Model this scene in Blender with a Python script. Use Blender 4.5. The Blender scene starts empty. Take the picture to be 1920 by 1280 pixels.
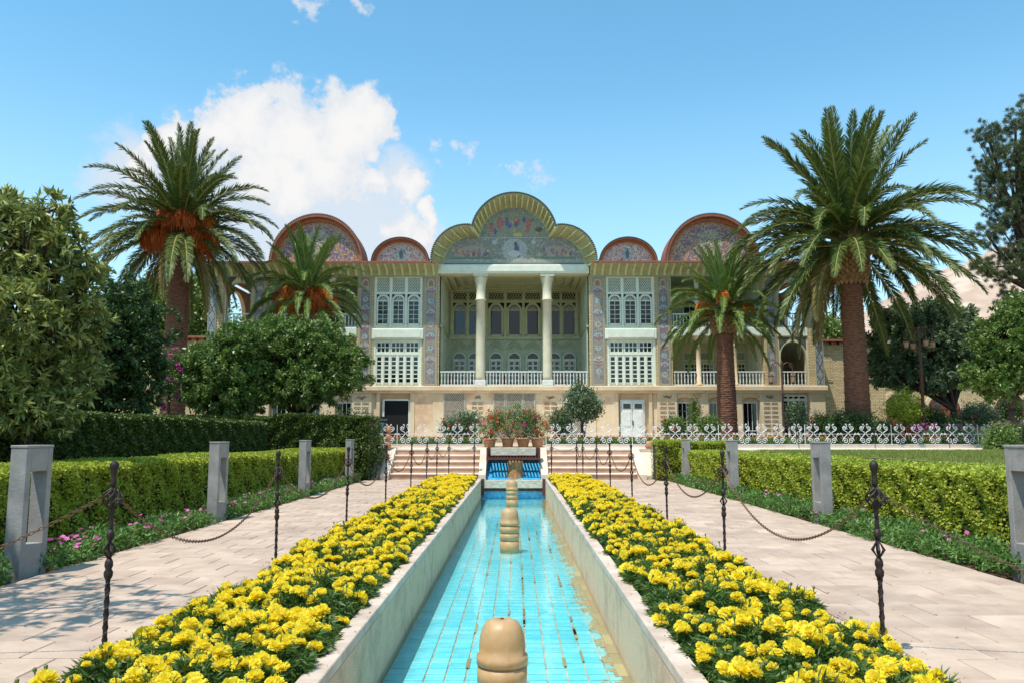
import bpy, math, random
import numpy as np
from mathutils import Vector, Matrix
random.seed(7); RNG = np.random.default_rng(7)
PI = math.pi; R = math.radians
sc = bpy.context.scene
C = sc.collection
# ------------------------------------------------------------------ camera
F_PX = 1500.0; PITCH = math.atan(177/1500); YAW = 7/1500; EYE = 1.4
cam = bpy.data.cameras.new('camera'); camo = bpy.data.objects.new('camera', cam); C.objects.link(camo)
camo.location = (0, 0, EYE); camo.rotation_euler = (PI/2+PITCH, 0, YAW)
cam.sensor_width = 36; cam.lens = 36*F_PX/1920; cam.clip_start = .1; cam.clip_end = 20000
sc.camera = camo
sc.view_settings.view_transform = 'Standard'; sc.view_settings.look = 'None'
sc.view_settings.exposure = 0.25; sc.view_settings.gamma = 1; sc.view_settings.use_curve_mapping = False
sc.render.engine = 'CYCLES'
sc.cycles.max_bounces = 8; sc.cycles.transparent_max_bounces = 12; sc.cycles.diffuse_bounces = 3
sc.cycles.use_denoising = True

def ray(u, v):
    du, dv = u-960, v-640
    x, y, z = du, F_PX*math.cos(PITCH)+dv*math.sin(PITCH), F_PX*math.sin(PITCH)-dv*math.cos(PITCH)
    return Vector((x*math.cos(YAW)-y*math.sin(YAW), x*math.sin(YAW)+y*math.cos(YAW), z))
def G(u, v, z=0.0):
    r = ray(u, v); t = (z-EYE)/r.z; return Vector((r.x*t, r.y*t, z))
def P(u, v, d):
    r = ray(u, v); t = d/r.y; return Vector((r.x*t, d, EYE+r.z*t))
def Zv(v, d=42.0): return P(964, v, d).z

# ------------------------------------------------------------------ sun and sky
SUN = Vector((-.25, -.30, .92)).normalized()
sl = bpy.data.lights.new('sun', 'SUN'); sl.energy = 4.3; sl.angle = R(.5); sl.color = (1, .95, .87)
so = bpy.data.objects.new('sun', sl); C.objects.link(so)
so.rotation_euler = SUN.to_track_quat('Z', 'Y').to_euler()
w = bpy.data.worlds.new('World'); sc.world = w; w.use_nodes = True
nt = w.node_tree; nt.nodes.clear(); N = nt.nodes; Lk = nt.links.new
def nn(t, **k):
    n = N.new(t)
    for a, b in k.items(): setattr(n, a, b)
    return n
sky = nn('ShaderNodeTexSky', sky_type='NISHITA'); sky.sun_disc = False
sky.sun_elevation = math.asin(SUN.z); sky.sun_rotation = math.atan2(SUN.x, SUN.y)
sky.air_density = 1.0; sky.dust_density = .6; sky.ozone_density = 2.0; sky.altitude = 1500
tc = nn('ShaderNodeTexCoord')
def vmath(op, a, b=None):
    n = nn('ShaderNodeVectorMath', operation=op); Lk(a, n.inputs[0])
    if b is not None:
        if isinstance(b, (tuple, Vector)): n.inputs[1].default_value = tuple(b)
        else: Lk(b, n.inputs[1])
    return n
def fmath(op, a, b=None, c=None, clamp=False):
    n = nn('ShaderNodeMath', operation=op); n.use_clamp = clamp
    for i, x in enumerate((a, b, c)):
        if x is None: continue
        if isinstance(x, (int, float)): n.inputs[i].default_value = x
        else: Lk(x, n.inputs[i])
    return n.outputs[0]
def noise(vec, scale, detail=6, rough=.55, col=False):
    n = nn('ShaderNodeTexNoise'); n.inputs['Scale'].default_value = scale; n.inputs['Detail'].default_value = detail
    n.inputs['Roughness'].default_value = rough; Lk(vec, n.inputs['Vector']); return n.outputs['Color' if col else 'Fac']
dirn = vmath('NORMALIZE', tc.outputs['Generated']).outputs[0]
wn = noise(dirn, 13, 6, .62, True)
off = vmath('SUBTRACT', wn, (.5, .5, .5)).outputs[0]
sc1 = nn('ShaderNodeVectorMath', operation='SCALE'); Lk(off, sc1.inputs[0]); sc1.inputs['Scale'].default_value = .10
wd = vmath('ADD', dirn, sc1.outputs[0]).outputs[0]
def blobfield(bl):
    out = None
    for u, v, r in bl:
        d = ray(u, v+(14 if v > 100 else 0)).normalized()
        dist = vmath('DISTANCE', wd, d).outputs['Value']
        f = fmath('SUBTRACT', 1.0, fmath('DIVIDE', dist, r/1500*.93))
        out = f if out is None else fmath('SMOOTH_MAX', out, f, .18)
    return out
def sstep(x, a, b):
    m = nn('ShaderNodeMapRange', interpolation_type='SMOOTHSTEP'); Lk(x, m.inputs[0])
    m.inputs[1].default_value = a; m.inputs[2].default_value = b; return m.outputs[0]
dense = blobfield([(545, 240, 95), (455, 220, 78), (640, 225, 85), (690, 235, 60), (415, 250, 55), (500, 300, 85), (600, 295, 90), (540, 330, 70),
                   (318, 250, 48), (280, 262, 36), (250, 300, 30), (755, 340, 44), (700, 312, 34), (775, 330, 26), (770, 425, 42), (795, 395, 26), (735, 415, 40), (780, 470, 36)])
soft = blobfield([(560, 390, 160), (520, 450, 140), (700, 430, 110), (450, 330, 130), (660, 390, 120), (780, 470, 80), (620, 440, 150), (740, 330, 70), (250, 310, 80), (350, 330, 120)])
wisp = blobfield([(885, 268, 26), (870, 262, 14), (1005, 318, 34), (970, 300, 26), (950, 290, 16), (820, 262, 28), (828, 312, 20), (665, 8, 30), (585, 10, 26), (1040, 425, 26)])
nf = noise(dirn, 24, 10, .64); nf2 = noise(dirn, 60, 6, .65)
d1 = fmath('ADD', dense, fmath('MULTIPLY', fmath('SUBTRACT', nf, .5), 1.5))
m1 = sstep(d1, -.10, .24)
d2 = fmath('ADD', soft, fmath('MULTIPLY', fmath('SUBTRACT', nf, .5), .8))
m2 = fmath('MULTIPLY', sstep(d2, -.2, .55), .85)
d3 = fmath('ADD', wisp, fmath('MULTIPLY', fmath('SUBTRACT', nf2, .5), 3.0))
m3 = fmath('MULTIPLY', sstep(d3, .05, .9), .75)
# scattered fair-weather cloud over the rest of the sky, out of the picture
sep = nn('ShaderNodeSeparateXYZ'); Lk(dirn, sep.inputs[0])
m4 = fmath('MULTIPLY', fmath('MULTIPLY', sstep(noise(dirn, 3.2, 7, .55), .56, .66), sstep(sep.outputs['Y'], .5, -.1)), .9)
mask = fmath('MAXIMUM', fmath('MAXIMUM', m1, m2), fmath('MAXIMUM', m3, m4))
# haze towards the horizon
hz = fmath('MULTIPLY', sstep(sep.outputs['Z'], .46, -.02), .62)
gain = nn('ShaderNodeMix', data_type='RGBA', blend_type='MULTIPLY'); gain.inputs['Factor'].default_value = 1
Lk(sky.outputs[0], gain.inputs[6]); gain.inputs[7].default_value = (1.08, 1.68, 1.52, 1)
hmix = nn('ShaderNodeMix', data_type='RGBA'); Lk(hz, hmix.inputs['Factor']); Lk(gain.outputs[2], hmix.inputs[6]); hmix.inputs[7].default_value = (4.5, 5.15, 5.45, 1)
shade = sstep(fmath('ADD', d1, fmath('MULTIPLY', nf2, .5)), .2, 1.1)
cc = nn('ShaderNodeMix', data_type='RGBA'); Lk(shade, cc.inputs['Factor']); cc.inputs[6].default_value = (4.2, 4.5, 4.9, 1); cc.inputs[7].default_value = (5.3, 5.25, 5.2, 1)
cmix = nn('ShaderNodeMix', data_type='RGBA'); Lk(mask, cmix.inputs['Factor']); Lk(hmix.outputs[2], cmix.inputs[6]); Lk(cc.outputs[2], cmix.inputs[7])
bg = nn('ShaderNodeBackground'); bg.inputs['Strength'].default_value = .15; Lk(cmix.outputs[2], bg.inputs['Color'])
wo = nn('ShaderNodeOutputWorld'); Lk(bg.outputs[0], wo.inputs['Surface'])

# ------------------------------------------------------------------ materials
def S(r, g, b, k=1.0):
    f = lambda c: ((c/255+.055)/1.055)**2.4 if c > 10 else c/255/12.92
    return (f(r)*k, f(g)*k, f(b)*k, 1)
MATS = {}
def mat(name, col, rough=.7, col2=None, scale=5.0, bump=0.0, bscale=None, metal=0.0, island=False, objrand=0.0, trans=0.0, spec=.5, stretch=None, detail=5, lo=.35, hi=.65, attr=None, coat=0, wear=0.0, wscale=.6, dirt=None):
    m = bpy.data.materials.new(name); m.use_nodes = True; t = m.node_tree; ns = t.nodes; L = t.links.new
    p = ns['Principled BSDF']; p.inputs['Roughness'].default_value = rough; p.inputs['Metallic'].default_value = metal
    p.inputs['Specular IOR Level'].default_value = spec
    if coat: p.inputs['Coat Weight'].default_value = coat
    co = ns.new('ShaderNodeTexCoord'); vec = co.outputs['Object']
    if wear:
        pass
    if stretch:
        mp = ns.new('ShaderNodeMapping'); mp.inputs['Scale'].default_value = stretch; L(vec, mp.inputs[0]); vec = mp.outputs[0]
    if objrand:
        oi = ns.new('ShaderNodeObjectInfo'); ad = ns.new('ShaderNodeVectorMath'); ad.operation = 'SCALE'; cb = ns.new('ShaderNodeCombineXYZ')
        for i in range(3): L(oi.outputs['Random'], cb.inputs[i])
        L(cb.outputs[0], ad.inputs[0]); ad.inputs['Scale'].default_value = 37.0
        a2 = ns.new('ShaderNodeVectorMath'); L(vec, a2.inputs[0]); L(ad.outputs[0], a2.inputs[1]); vec = a2.outputs[0]
    src = None
    if attr:
        a = ns.new('ShaderNodeAttribute'); a.attribute_name = attr; src = a.outputs['Color']
    elif col2:
        if island:
            g = ns.new('ShaderNodeNewGeometry'); fac = g.outputs['Random Per Island']; lo_, hi_ = 0, 1
        else:
            n = ns.new('ShaderNodeTexNoise'); n.inputs['Scale'].default_value = scale; n.inputs['Detail'].default_value = detail; n.inputs['Roughness'].default_value = .6
            L(vec, n.inputs['Vector']); fac = n.outputs['Fac']; lo_, hi_ = lo, hi
        r = ns.new('ShaderNodeValToRGB'); cols = [col, col2] if not isinstance(col2, list) else [col]+col2
        e = r.color_ramp.elements
        while len(e) < len(cols): e.new(.5)
        for i, c_ in enumerate(cols):
            e[i].position = lo_+(hi_-lo_)*i/(len(cols)-1); e[i].color = c_
        L(fac, r.inputs[0]); src = r.outputs[0]
    if src is None:
        rgb = ns.new('ShaderNodeRGB'); rgb.outputs[0].default_value = col; src = rgb.outputs[0]
    if objrand:
        mr = ns.new('ShaderNodeMapRange'); L(oi.outputs['Random'], mr.inputs[0]); mr.inputs[3].default_value = 1-objrand; mr.inputs[4].default_value = 1+objrand
        sc_ = ns.new('ShaderNodeVectorMath'); sc_.operation = 'SCALE'; L(src, sc_.inputs[0]); L(mr.outputs[0], sc_.inputs['Scale']); src = sc_.outputs[0]
    if wear:
        gm = ns.new('ShaderNodeNewGeometry'); nw = ns.new('ShaderNodeTexNoise'); nw.inputs['Scale'].default_value = wscale; nw.inputs['Detail'].default_value = 8; nw.inputs['Roughness'].default_value = .65; L(gm.outputs['Position'], nw.inputs['Vector'])
        mw = ns.new('ShaderNodeMapRange'); L(nw.outputs['Fac'], mw.inputs[0]); mw.inputs[1].default_value = .48; mw.inputs[2].default_value = .72; mw.inputs[4].default_value = wear
        xw = ns.new('ShaderNodeMix'); xw.data_type = 'RGBA'; L(mw.outputs[0], xw.inputs['Factor']); L(src, xw.inputs[6]); xw.inputs[7].default_value = dirt or S(110, 96, 84); src = xw.outputs[2]
    L(src, p.inputs['Base Color'])
    if bump:
        n2 = ns.new('ShaderNodeTexNoise'); n2.inputs['Scale'].default_value = bscale or scale*4; n2.inputs['Detail'].default_value = 6; L(vec, n2.inputs['Vector'])
        b = ns.new('ShaderNodeBump'); b.inputs['Strength'].default_value = bump; b.inputs['Distance'].default_value = .02; L(n2.outputs['Fac'], b.inputs['Height']); L(b.outputs[0], p.inputs['Normal'])
    if trans:
        tr = ns.new('ShaderNodeBsdfTranslucent'); L(src, tr.inputs['Color']); mx = ns.new('ShaderNodeMixShader'); mx.inputs[0].default_value = trans
        L(p.outputs[0], mx.inputs[1]); L(tr.outputs[0], mx.inputs[2]); L(mx.outputs[0], ns['Material Output'].inputs['Surface'])
    MATS[name] = m; return m
def leafmat(name, *cols, rough=.45, trans=.25): return mat(name, cols[0], rough, list(cols[1:]), island=True, trans=trans, spec=.4)

M_soil = mat('soil', S(70, 52, 38), .95, S(105, 80, 60), 6, .8, 30)
M_ground = mat('dry_ground', S(150, 130, 105), .95, S(120, 115, 80), .05, .3, 5)
M_lawn = mat('lawn_green', S(100, 110, 52), .9, S(134, 138, 70), 3, .6, 60)
M_grass = leafmat('grass_blade', S(100, 116, 50), S(146, 150, 74), S(120, 130, 56))
M_paver = mat('path_stone', S(176, 150, 130), .72, S(202, 177, 155), 2.2, .25, 40, objrand=.07, wear=.55, wscale=1.1, dirt=S(140, 122, 106))
M_joint = mat('path_joint', S(125, 112, 98), .95, S(150, 136, 120), 9)
M_terr = mat('terrace_stone', S(198, 182, 160), .8, S(220, 205, 185), 1.2, .15, 30)
M_coping = mat('coping_stone', S(186, 164, 146), .75, S(212, 194, 176), 3.5, .3, 40, objrand=.05, wear=.4, wscale=2.5, dirt=S(140, 116, 98))
M_kface = mat('granite_washed', S(206, 172, 136), .85, [S(228, 198, 164), S(164, 132, 102)], 90, .5, 160, detail=2, lo=.3, hi=.7, wear=.6, wscale=2.6, dirt=S(132, 116, 96))
M_riser = mat('pink_riser', S(176, 136, 112), .8, S(196, 158, 132), 3, .2, 30)
M_nosing = mat('cream_nosing', S(222, 205, 185), .7, S(235, 222, 205), 3)
M_cheek = mat('cheek_plaster', S(205, 180, 158), .8, S(224, 204, 182), 2, .15, 20)
M_tile = mat('turquoise_tile', S(96, 214, 228), .25, S(160, 232, 236), 3.0, objrand=.09, lo=.4, hi=.8, coat=.3, wear=.5, wscale=1.3, dirt=S(186, 230, 222))
M_grout = mat('grout', S(206, 200, 176), .9, S(168, 150, 116), 5)
M_silt = mat('silt', S(190, 168, 122), .9, [S(150, 128, 88), S(176, 156, 112)], 9, island=True)
M_blue = mat('blue_tile', S(40, 150, 205), .25, S(80, 185, 225), 4, objrand=.06, coat=.3)
M_iron = mat('wrought_iron', S(34, 28, 28), .55, S(60, 44, 38), 14, .3, 60, metal=.3)
M_chain = mat('rusty_chain', S(92, 80, 70), .55, S(140, 98, 64), 20, .3, 60, metal=.5)
M_conc = mat('grey_painted_concrete', S(136, 132, 128), .8, S(158, 153, 147), 3, .2, 40, wear=.5, wscale=3, dirt=S(112, 106, 100))
M_terra = mat('terracotta', S(176, 118, 84), .7, S(196, 146, 112), 7, .15, 40)
M_font = mat('fountain_clay', S(174, 134, 86), .5, S(192, 154, 106), 5, .12, 60, coat=.12, wear=.5, wscale=9, dirt=S(196, 176, 146))
M_wood = mat('weathered_plank', S(226, 216, 198), .8, S(176, 158, 134), 6, .4, 30, stretch=(1, 1, 6))
M_rust = mat('rust_frame', S(74, 36, 28), .7, S(100, 56, 42), 12, .3, 40)
M_stump = mat('brown_stone_wood', S(140, 98, 56), .8, S(184, 140, 90), 6, .4, 14, stretch=(3, 3, 1))
M_white = mat('white_paint', S(226, 226, 220), .45, S(208, 208, 200), 6)
M_fence = mat('white_fence_paint', S(225, 225, 225), .45, S(196, 196, 196), 8)
M_pale = mat('pale_green_paint', S(228, 230, 212), .5, S(212, 218, 198), 3)
M_green = mat('green_cream_paint', S(192, 196, 158), .55, S(176, 182, 142), 3)
M_soffit = mat('soffit_yellow_green', S(178, 180, 138), .65, S(162, 162, 120), 2.5)
M_rib = mat('rib_pale_green', S(214, 214, 166), .6, S(196, 196, 146), 3)
M_logg = mat('loggia_green_plaster', S(190, 198, 170), .7, S(168, 180, 154), 2.5, .6, 9)
M_glass = mat('dark_glass', S(16, 18, 20), .06, spec=.6)
M_dark = mat('dark_interior', S(10, 9, 9), .9)
M_redtile = mat('red_roof_edge', S(132, 74, 56), .8, S(158, 98, 76), 9, .3, 20)
M_rooft = mat('grey_roof_tile', S(86, 92, 84), .8, S(60, 66, 60), 9, .3, 20)
M_sand = mat('pink_sandstone', S(214, 184, 148), .8, [S(224, 198, 164), S(204, 166, 130)], .9, .2, 14, detail=7)
M_sandl = mat('light_sandstone', S(220, 200, 168), .8, S(206, 178, 142), 1.3, .2, 14)
M_colm = mat('column_cream', S(214, 207, 180), .6, S(198, 191, 164), 2)
M_letter = mat('carved_lettering', S(120, 98, 78), .9)
M_lattice = mat('stone_lattice', S(186, 178, 160), .8, S(160, 150, 130), 5)
M_mos = mat('mosaic_tile', S(120, 120, 120), .35, attr='col', spec=.5)
M_door = mat('rust_red_door', S(120, 52, 36), .6, S(140, 66, 44), 4)
M_trunk = mat('palm_trunk', S(88, 54, 42), .95, S(140, 94, 70), 5, 1.0, 22, stretch=(1, 1, 5))
M_boss = mat('palm_leaf_base', S(156, 122, 84), .9, S(112, 82, 56), 7, .5, 20, objrand=.2)
M_bark = mat('bark', S(78, 60, 46), .95, S(54, 42, 34), 8, .8, 25)
M_bunch = leafmat('date_strands', S(222, 132, 40), S(196, 96, 30), S(236, 160, 64), trans=.1)
M_bunchr = leafmat('date_strands_red', S(206, 84, 30), S(230, 130, 50), S(170, 58, 26), trans=.1)
M_frond = leafmat('palm_leaflet', S(66, 86, 38), S(98, 118, 54), S(82, 100, 44), S(140, 142, 74), trans=.2)
M_frondy = leafmat('dry_palm_leaflet', S(130, 118, 62), S(164, 132, 76), S(110, 112, 54), trans=.15)
M_rachis = mat('palm_rachis', S(150, 142, 84), .6)
M_marl = leafmat('marigold_leaf', S(62, 90, 40), S(98, 128, 60), S(78, 108, 48), trans=.3)
M_mary = leafmat('marigold_petal', S(254, 234, 30), S(255, 244, 110), S(252, 224, 20), S(255, 238, 60), rough=.8, trans=.48)
M_hedl = leafmat('bright_hedge_leaf', S(120, 140, 40), S(176, 188, 60), S(206, 206, 86), S(146, 164, 50), trans=.35)
M_hedd = leafmat('dark_hedge_leaf', S(56, 76, 32), S(84, 104, 44), S(120, 130, 56), trans=.2)
M_hcore = mat('hedge_twigs', S(34, 36, 20), .95, S(52, 50, 30), 12)
M_citrus = leafmat('citrus_leaf', S(72, 98, 44), S(108, 134, 60), S(86, 114, 50), S(148, 160, 84), rough=.4)
M_loq = leafmat('loquat_leaf', S(84, 98, 50), S(148, 156, 82), S(108, 122, 60), S(200, 200, 118))
M_darkl = leafmat('dark_tree_leaf', S(44, 66, 34), S(62, 88, 44), S(88, 110, 54))
M_far = leafmat('far_tree_leaf', S(88, 110, 50), S(120, 140, 68), S(140, 156, 80))
M_grey = leafmat('grey_green_leaf', S(84, 104, 72), S(124, 140, 100), S(70, 90, 58))
M_pine = leafmat('pine_needle', S(66, 84, 54), S(96, 110, 72), S(124, 132, 82), trans=.1)
M_vinca = leafmat('vinca_leaf', S(70, 104, 44), S(112, 146, 70), S(90, 126, 56))
M_pink = leafmat('magenta_petal', S(206, 84, 156), S(228, 124, 188), S(188, 64, 138), trans=.3)
M_rose = leafmat('orange_petal', S(226, 96, 50), S(240, 140, 90), S(210, 60, 50), trans=.3)
M_wrose = leafmat('white_petal', S(236, 230, 214), S(244, 240, 230), trans=.3)
M_yel = leafmat('yellow_petal', S(240, 200, 50), S(236, 180, 40), trans=.3)
M_mount = mat('mountain_rock', S(190, 166, 146), .95, [S(172, 146, 126), S(200, 180, 162)], .012, .6, .05, detail=9)
M_black = mat('black_board', S(24, 24, 26), .5)
M_pic = mat('green_picture', S(60, 120, 110), .4, [S(30, 60, 40), S(190, 200, 190)], 9)

def brickmat():
    m = bpy.data.materials.new('yellow_brick'); m.use_nodes = True; t = m.node_tree; ns = t.nodes; L = t.links.new
    p = ns['Principled BSDF']; p.inputs['Roughness'].default_value = .85
    co = ns.new('ShaderNodeTexCoord'); sp = ns.new('ShaderNodeSeparateXYZ'); L(co.outputs['Object'], sp.inputs[0])
    a = ns.new('ShaderNodeMath'); L(sp.outputs[0], a.inputs[0]); L(sp.outputs[1], a.inputs[1])
    cb = ns.new('ShaderNodeCombineXYZ'); L(a.outputs[0], cb.inputs[0]); L(sp.outputs[2], cb.inputs[1])
    b = ns.new('ShaderNodeTexBrick'); L(cb.outputs[0], b.inputs['Vector']); b.inputs['Scale'].default_value = 1
    b.inputs['Brick Width'].default_value = .24; b.inputs['Row Height'].default_value = .085; b.inputs['Mortar Size'].default_value = .012
    b.inputs['Color1'].default_value = S(216, 194, 150); b.inputs['Color2'].default_value = S(190, 166, 122); b.inputs['Mortar'].default_value = S(146, 124, 92)
    L(b.outputs['Color'], p.inputs['Base Color'])
    bp = ns.new('ShaderNodeBump'); bp.inputs['Strength'].default_value = .6; bp.inputs['Distance'].default_value = .01; bp.invert = True; L(b.outputs['Fac'], bp.inputs['Height']); L(bp.outputs[0], p.inputs['Normal'])
    return m
M_brick = brickmat()
def watermat():
    m = bpy.data.materials.new('clear_water'); m.use_nodes = True; t = m.node_tree; ns = t.nodes; L = t.links.new
    ns.remove(ns['Principled BSDF'])
    tr = ns.new('ShaderNodeBsdfTransparent'); tr.inputs[0].default_value = (.93, .985, .99, 1)
    gl = ns.new('ShaderNodeBsdfGlossy'); gl.inputs['Roughness'].default_value = .03
    fr = ns.new('ShaderNodeFresnel'); fr.inputs[0].default_value = 1.33
    co = ns.new('ShaderNodeTexCoord'); n = ns.new('ShaderNodeTexNoise'); n.inputs['Scale'].default_value = 5; n.inputs['Detail'].default_value = 3; L(co.outputs['Object'], n.inputs['Vector'])
    b = ns.new('ShaderNodeBump'); b.inputs['Strength'].default_value = .25; b.inputs['Distance'].default_value = .02; L(n.outputs['Fac'], b.inputs['Height'])
    L(b.outputs[0], gl.inputs['Normal']); L(b.outputs[0], fr.inputs['Normal'])
    mx = ns.new('ShaderNodeMixShader'); L(fr.outputs[0], mx.inputs[0]); L(tr.outputs[0], mx.inputs[1]); L(gl.outputs[0], mx.inputs[2]); L(mx.outputs[0], ns['Material Output'].inputs['Surface'])
    return m
M_water = watermat()

# ------------------------------------------------------------------ mesh helpers
class MB:
    def __init__(s): s.v = []; s.f = []
    def add(s, vs, fs):
        o = len(s.v); s.v += [tuple(p) for p in vs]; s.f += [tuple(i+o for i in f) for f in fs]; return s
    def box(s, x0, x1, y0, y1, z0, z1):
        if x1 < x0: x0, x1 = x1, x0
        if y1 < y0: y0, y1 = y1, y0
        if z1 < z0: z0, z1 = z1, z0
        return s.add([(x0,y0,z0),(x1,y0,z0),(x1,y1,z0),(x0,y1,z0),(x0,y0,z1),(x1,y0,z1),(x1,y1,z1),(x0,y1,z1)],
                     [(3,2,1,0),(4,5,6,7),(0,1,5,4),(1,2,6,5),(2,3,7,6),(3,0,4,7)])
    def quad(s, a, b, c, d): return s.add([a, b, c, d], [(0, 1, 2, 3)])
    def prism(s, poly, y0, y1):          # polygon in x,z extruded along y
        n = len(poly)
        return s.add([(x, y0, z) for x, z in poly]+[(x, y1, z) for x, z in poly],
                     [tuple(range(n)), tuple(range(2*n-1, n-1, -1))]+[(i, i+n, (i+1) % n+n, (i+1) % n) for i in range(n)])
    def prismx(s, poly, x0, x1):         # polygon in y,z extruded along x
        n = len(poly)
        return s.add([(x0, y, z) for y, z in poly]+[(x1, y, z) for y, z in poly],
                     [tuple(range(n-1, -1, -1)), tuple(range(n, 2*n))]+[((i+1) % n, (i+1) % n+n, i+n, i) for i in range(n)])
    def band(s, inner, outer, y0, y1, closed=False):   # strip between two x,z polylines, extruded in y
        n = len(inner)
        for i in range(n-1+(1 if closed else 0)):
            j = (i+1) % n
            s.prism([inner[i], inner[j], outer[j], outer[i]], y0, y1)
        return s
    def tube(s, pts, r, seg=5, closed=False):
        pts = [Vector(p) for p in pts]; n = len(pts); vs = []; fs = []
        up = Vector((0, 0, 1))
        for i, p in enumerate(pts):
            a = pts[(i-1) % n] if closed or i > 0 else p; b = pts[(i+1) % n] if closed or i < n-1 else p
            d = (b-a).normalized() if (b-a).length > 0 else up
            x = d.cross(up)
            if x.length < .05: x = d.cross(Vector((0, 1, 0)))
            x.normalize(); y = x.cross(d)
            rr = r[i] if isinstance(r, (list, tuple)) else r
            for k in range(seg):
                a_ = 2*PI*k/seg; vs.append(p+x*(rr*math.cos(a_))+y*(rr*math.sin(a_)))
        m = n if closed else n-1
        for i in range(m):
            j = (i+1) % n
            for k in range(seg):
                l = (k+1) % seg; fs.append((i*seg+k, i*seg+l, j*seg+l, j*seg+k))
        if not closed: fs += [tuple(range(seg-1, -1, -1)), tuple((n-1)*seg+k for k in range(seg))]
        return s.add(vs, fs)
    def lathe(s, prof, c=(0, 0, 0), seg=24):
        vs = []; fs = []; n = len(prof)
        for r, z in prof:
            for k in range(seg):
                a = 2*PI*k/seg; vs.append((c[0]+r*math.cos(a), c[1]+r*math.sin(a), c[2]+z))
        for i in range(n-1):
            for k in range(seg):
                l = (k+1) % seg; fs.append((i*seg+k, i*seg+l, (i+1)*seg+l, (i+1)*seg+k))
        fs += [tuple(range(seg-1, -1, -1)), tuple((n-1)*seg+k for k in range(seg))]
        return s.add(vs, fs)
    def mesh(s, name, m, smooth=False):
        me = bpy.data.meshes.new(name); me.from_pydata(s.v, [], s.f); me.materials.append(m)
        if smooth: me.polygons.foreach_set('use_smooth', [True]*len(me.polygons))
        me.update(); return me
def bevel_mesh(me, w_):
    import bmesh
    bm = bmesh.new(); bm.from_mesh(me); bmesh.ops.bevel(bm, geom=list(bm.edges), offset=w_, segments=1, affect='EDGES'); bm.to_mesh(me); bm.free(); return me
def ob(name, me, parent=None, loc=None, rot=None, scale=None, kind=None, label=None, cat=None, group=None):
    o = bpy.data.objects.new(name, me); C.objects.link(o)
    if parent is not None: o.parent = parent
    if loc is not None: o.location = loc
    if rot is not None: o.rotation_euler = rot
    if scale is not None: o.scale = scale if hasattr(scale, '__len__') else (scale,)*3
    if kind: o['kind'] = kind
    if label: o['label'] = label
    if cat: o['category'] = cat
    if group: o['group'] = group
    return o
def thing(name, label, cat, loc=(0, 0, 0), group=None, rz=0, scale=1):
    return ob(name, None, None, loc, (0, 0, rz), scale, None, label, cat, group)
def part(name, mb, m, parent, smooth=False, kind=None, label=None, world=True):
    me = mb.mesh(name, m, smooth) if isinstance(mb, MB) else mb
    loc = tuple(-c for c in parent.location) if world and parent is not None and parent.type == 'EMPTY' else (0, 0, 0)
    return ob(name, me, parent, loc, kind=kind, label=label)
def struct(name, mb, m, smooth=False, label=None):
    me = mb.mesh(name, m, smooth) if isinstance(mb, MB) else mb
    return ob(name, me, kind='structure', label=label)
def np_mesh(name, V, Fq, m, smooth=False, cols=None):
    k = Fq.shape[1]; me = bpy.data.meshes.new(name)
    me.vertices.add(len(V)); me.vertices.foreach_set('co', V.astype(np.float32).ravel())
    me.loops.add(Fq.size); me.loops.foreach_set('vertex_index', Fq.astype(np.int32).ravel())
    me.polygons.add(len(Fq)); me.polygons.foreach_set('loop_start', np.arange(0, Fq.size, k, dtype=np.int32))
    if smooth: me.polygons.foreach_set('use_smooth', np.ones(len(Fq), bool))
    me.materials.append(m)
    if cols is not None:
        a = me.attributes.new('col', 'FLOAT_COLOR', 'CORNER'); a.data.foreach_set('color', np.repeat(cols, k, 0).astype(np.float32).ravel())
    me.update(calc_edges=True); me.validate(); return me
def unit(a): return a/np.maximum(np.linalg.norm(a, axis=-1, keepdims=True), 1e-9)
def leaves(Pp, D, L, W, rng=RNG, curl=.15):
    """one folded diamond per leaf; returns V, F"""
    n = len(Pp); D = unit(D); L = np.broadcast_to(np.asarray(L, float), (n,))[:, None]; W = np.broadcast_to(np.asarray(W, float), (n,))[:, None]
    q = rng.normal(size=(n, 3)); q[:, 2] += .0
    s = unit(np.cross(D, q)); nn_ = np.cross(s, D)
    nn_ = nn_*np.sign(nn_[:, 2:3]+1e-6)
    V = np.stack([Pp, Pp+D*L*.42+s*W/2+nn_*W*curl, Pp+D*L-nn_*L*.05, Pp+D*L*.42-s*W/2+nn_*W*curl], 1).reshape(-1, 3)
    return V, np.arange(4*n).reshape(-1, 4)
def crown(blobs, nclump, per, L, W, rng, cr=.35, shell=.55, droop=.1, rosette=False):
    vols = np.array([r[0]*r[1]*r[2] for _, r in blobs])**.67; pick = rng.choice(len(blobs), nclump, p=vols/vols.sum())
    c = np.array([b[0] for b in blobs], float)[pick]; rr = np.array([b[1] for b in blobs], float)[pick]
    d = unit(rng.normal(size=(nclump, 3))); rad = shell+(1-shell)*rng.random(nclump)**.6
    rad *= 1+.14*rng.normal(size=nclump)
    cc_ = c+d*rr*rad[:, None]
    outw = unit(d+.35*rng.normal(size=d.shape))
    Pc = np.repeat(cc_, per, 0); O = np.repeat(outw, per, 0); n = len(Pc)
    sz = np.repeat(.6+.8*rng.random(nclump), per)
    if rosette:
        D = unit(O*.7+rng.normal(size=(n, 3))*.75); Pp = Pc+rng.normal(size=(n, 3))*cr*.12
    else:
        Pp = Pc+rng.normal(size=(n, 3))*cr*.5*sz[:, None]; D = O*.6+rng.normal(size=(n, 3))*.7
    D[:, 2] -= droop
    l = L*(.7+.6*rng.random(n))
    return leaves(Pp, D, l, l*W/L, rng)
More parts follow.
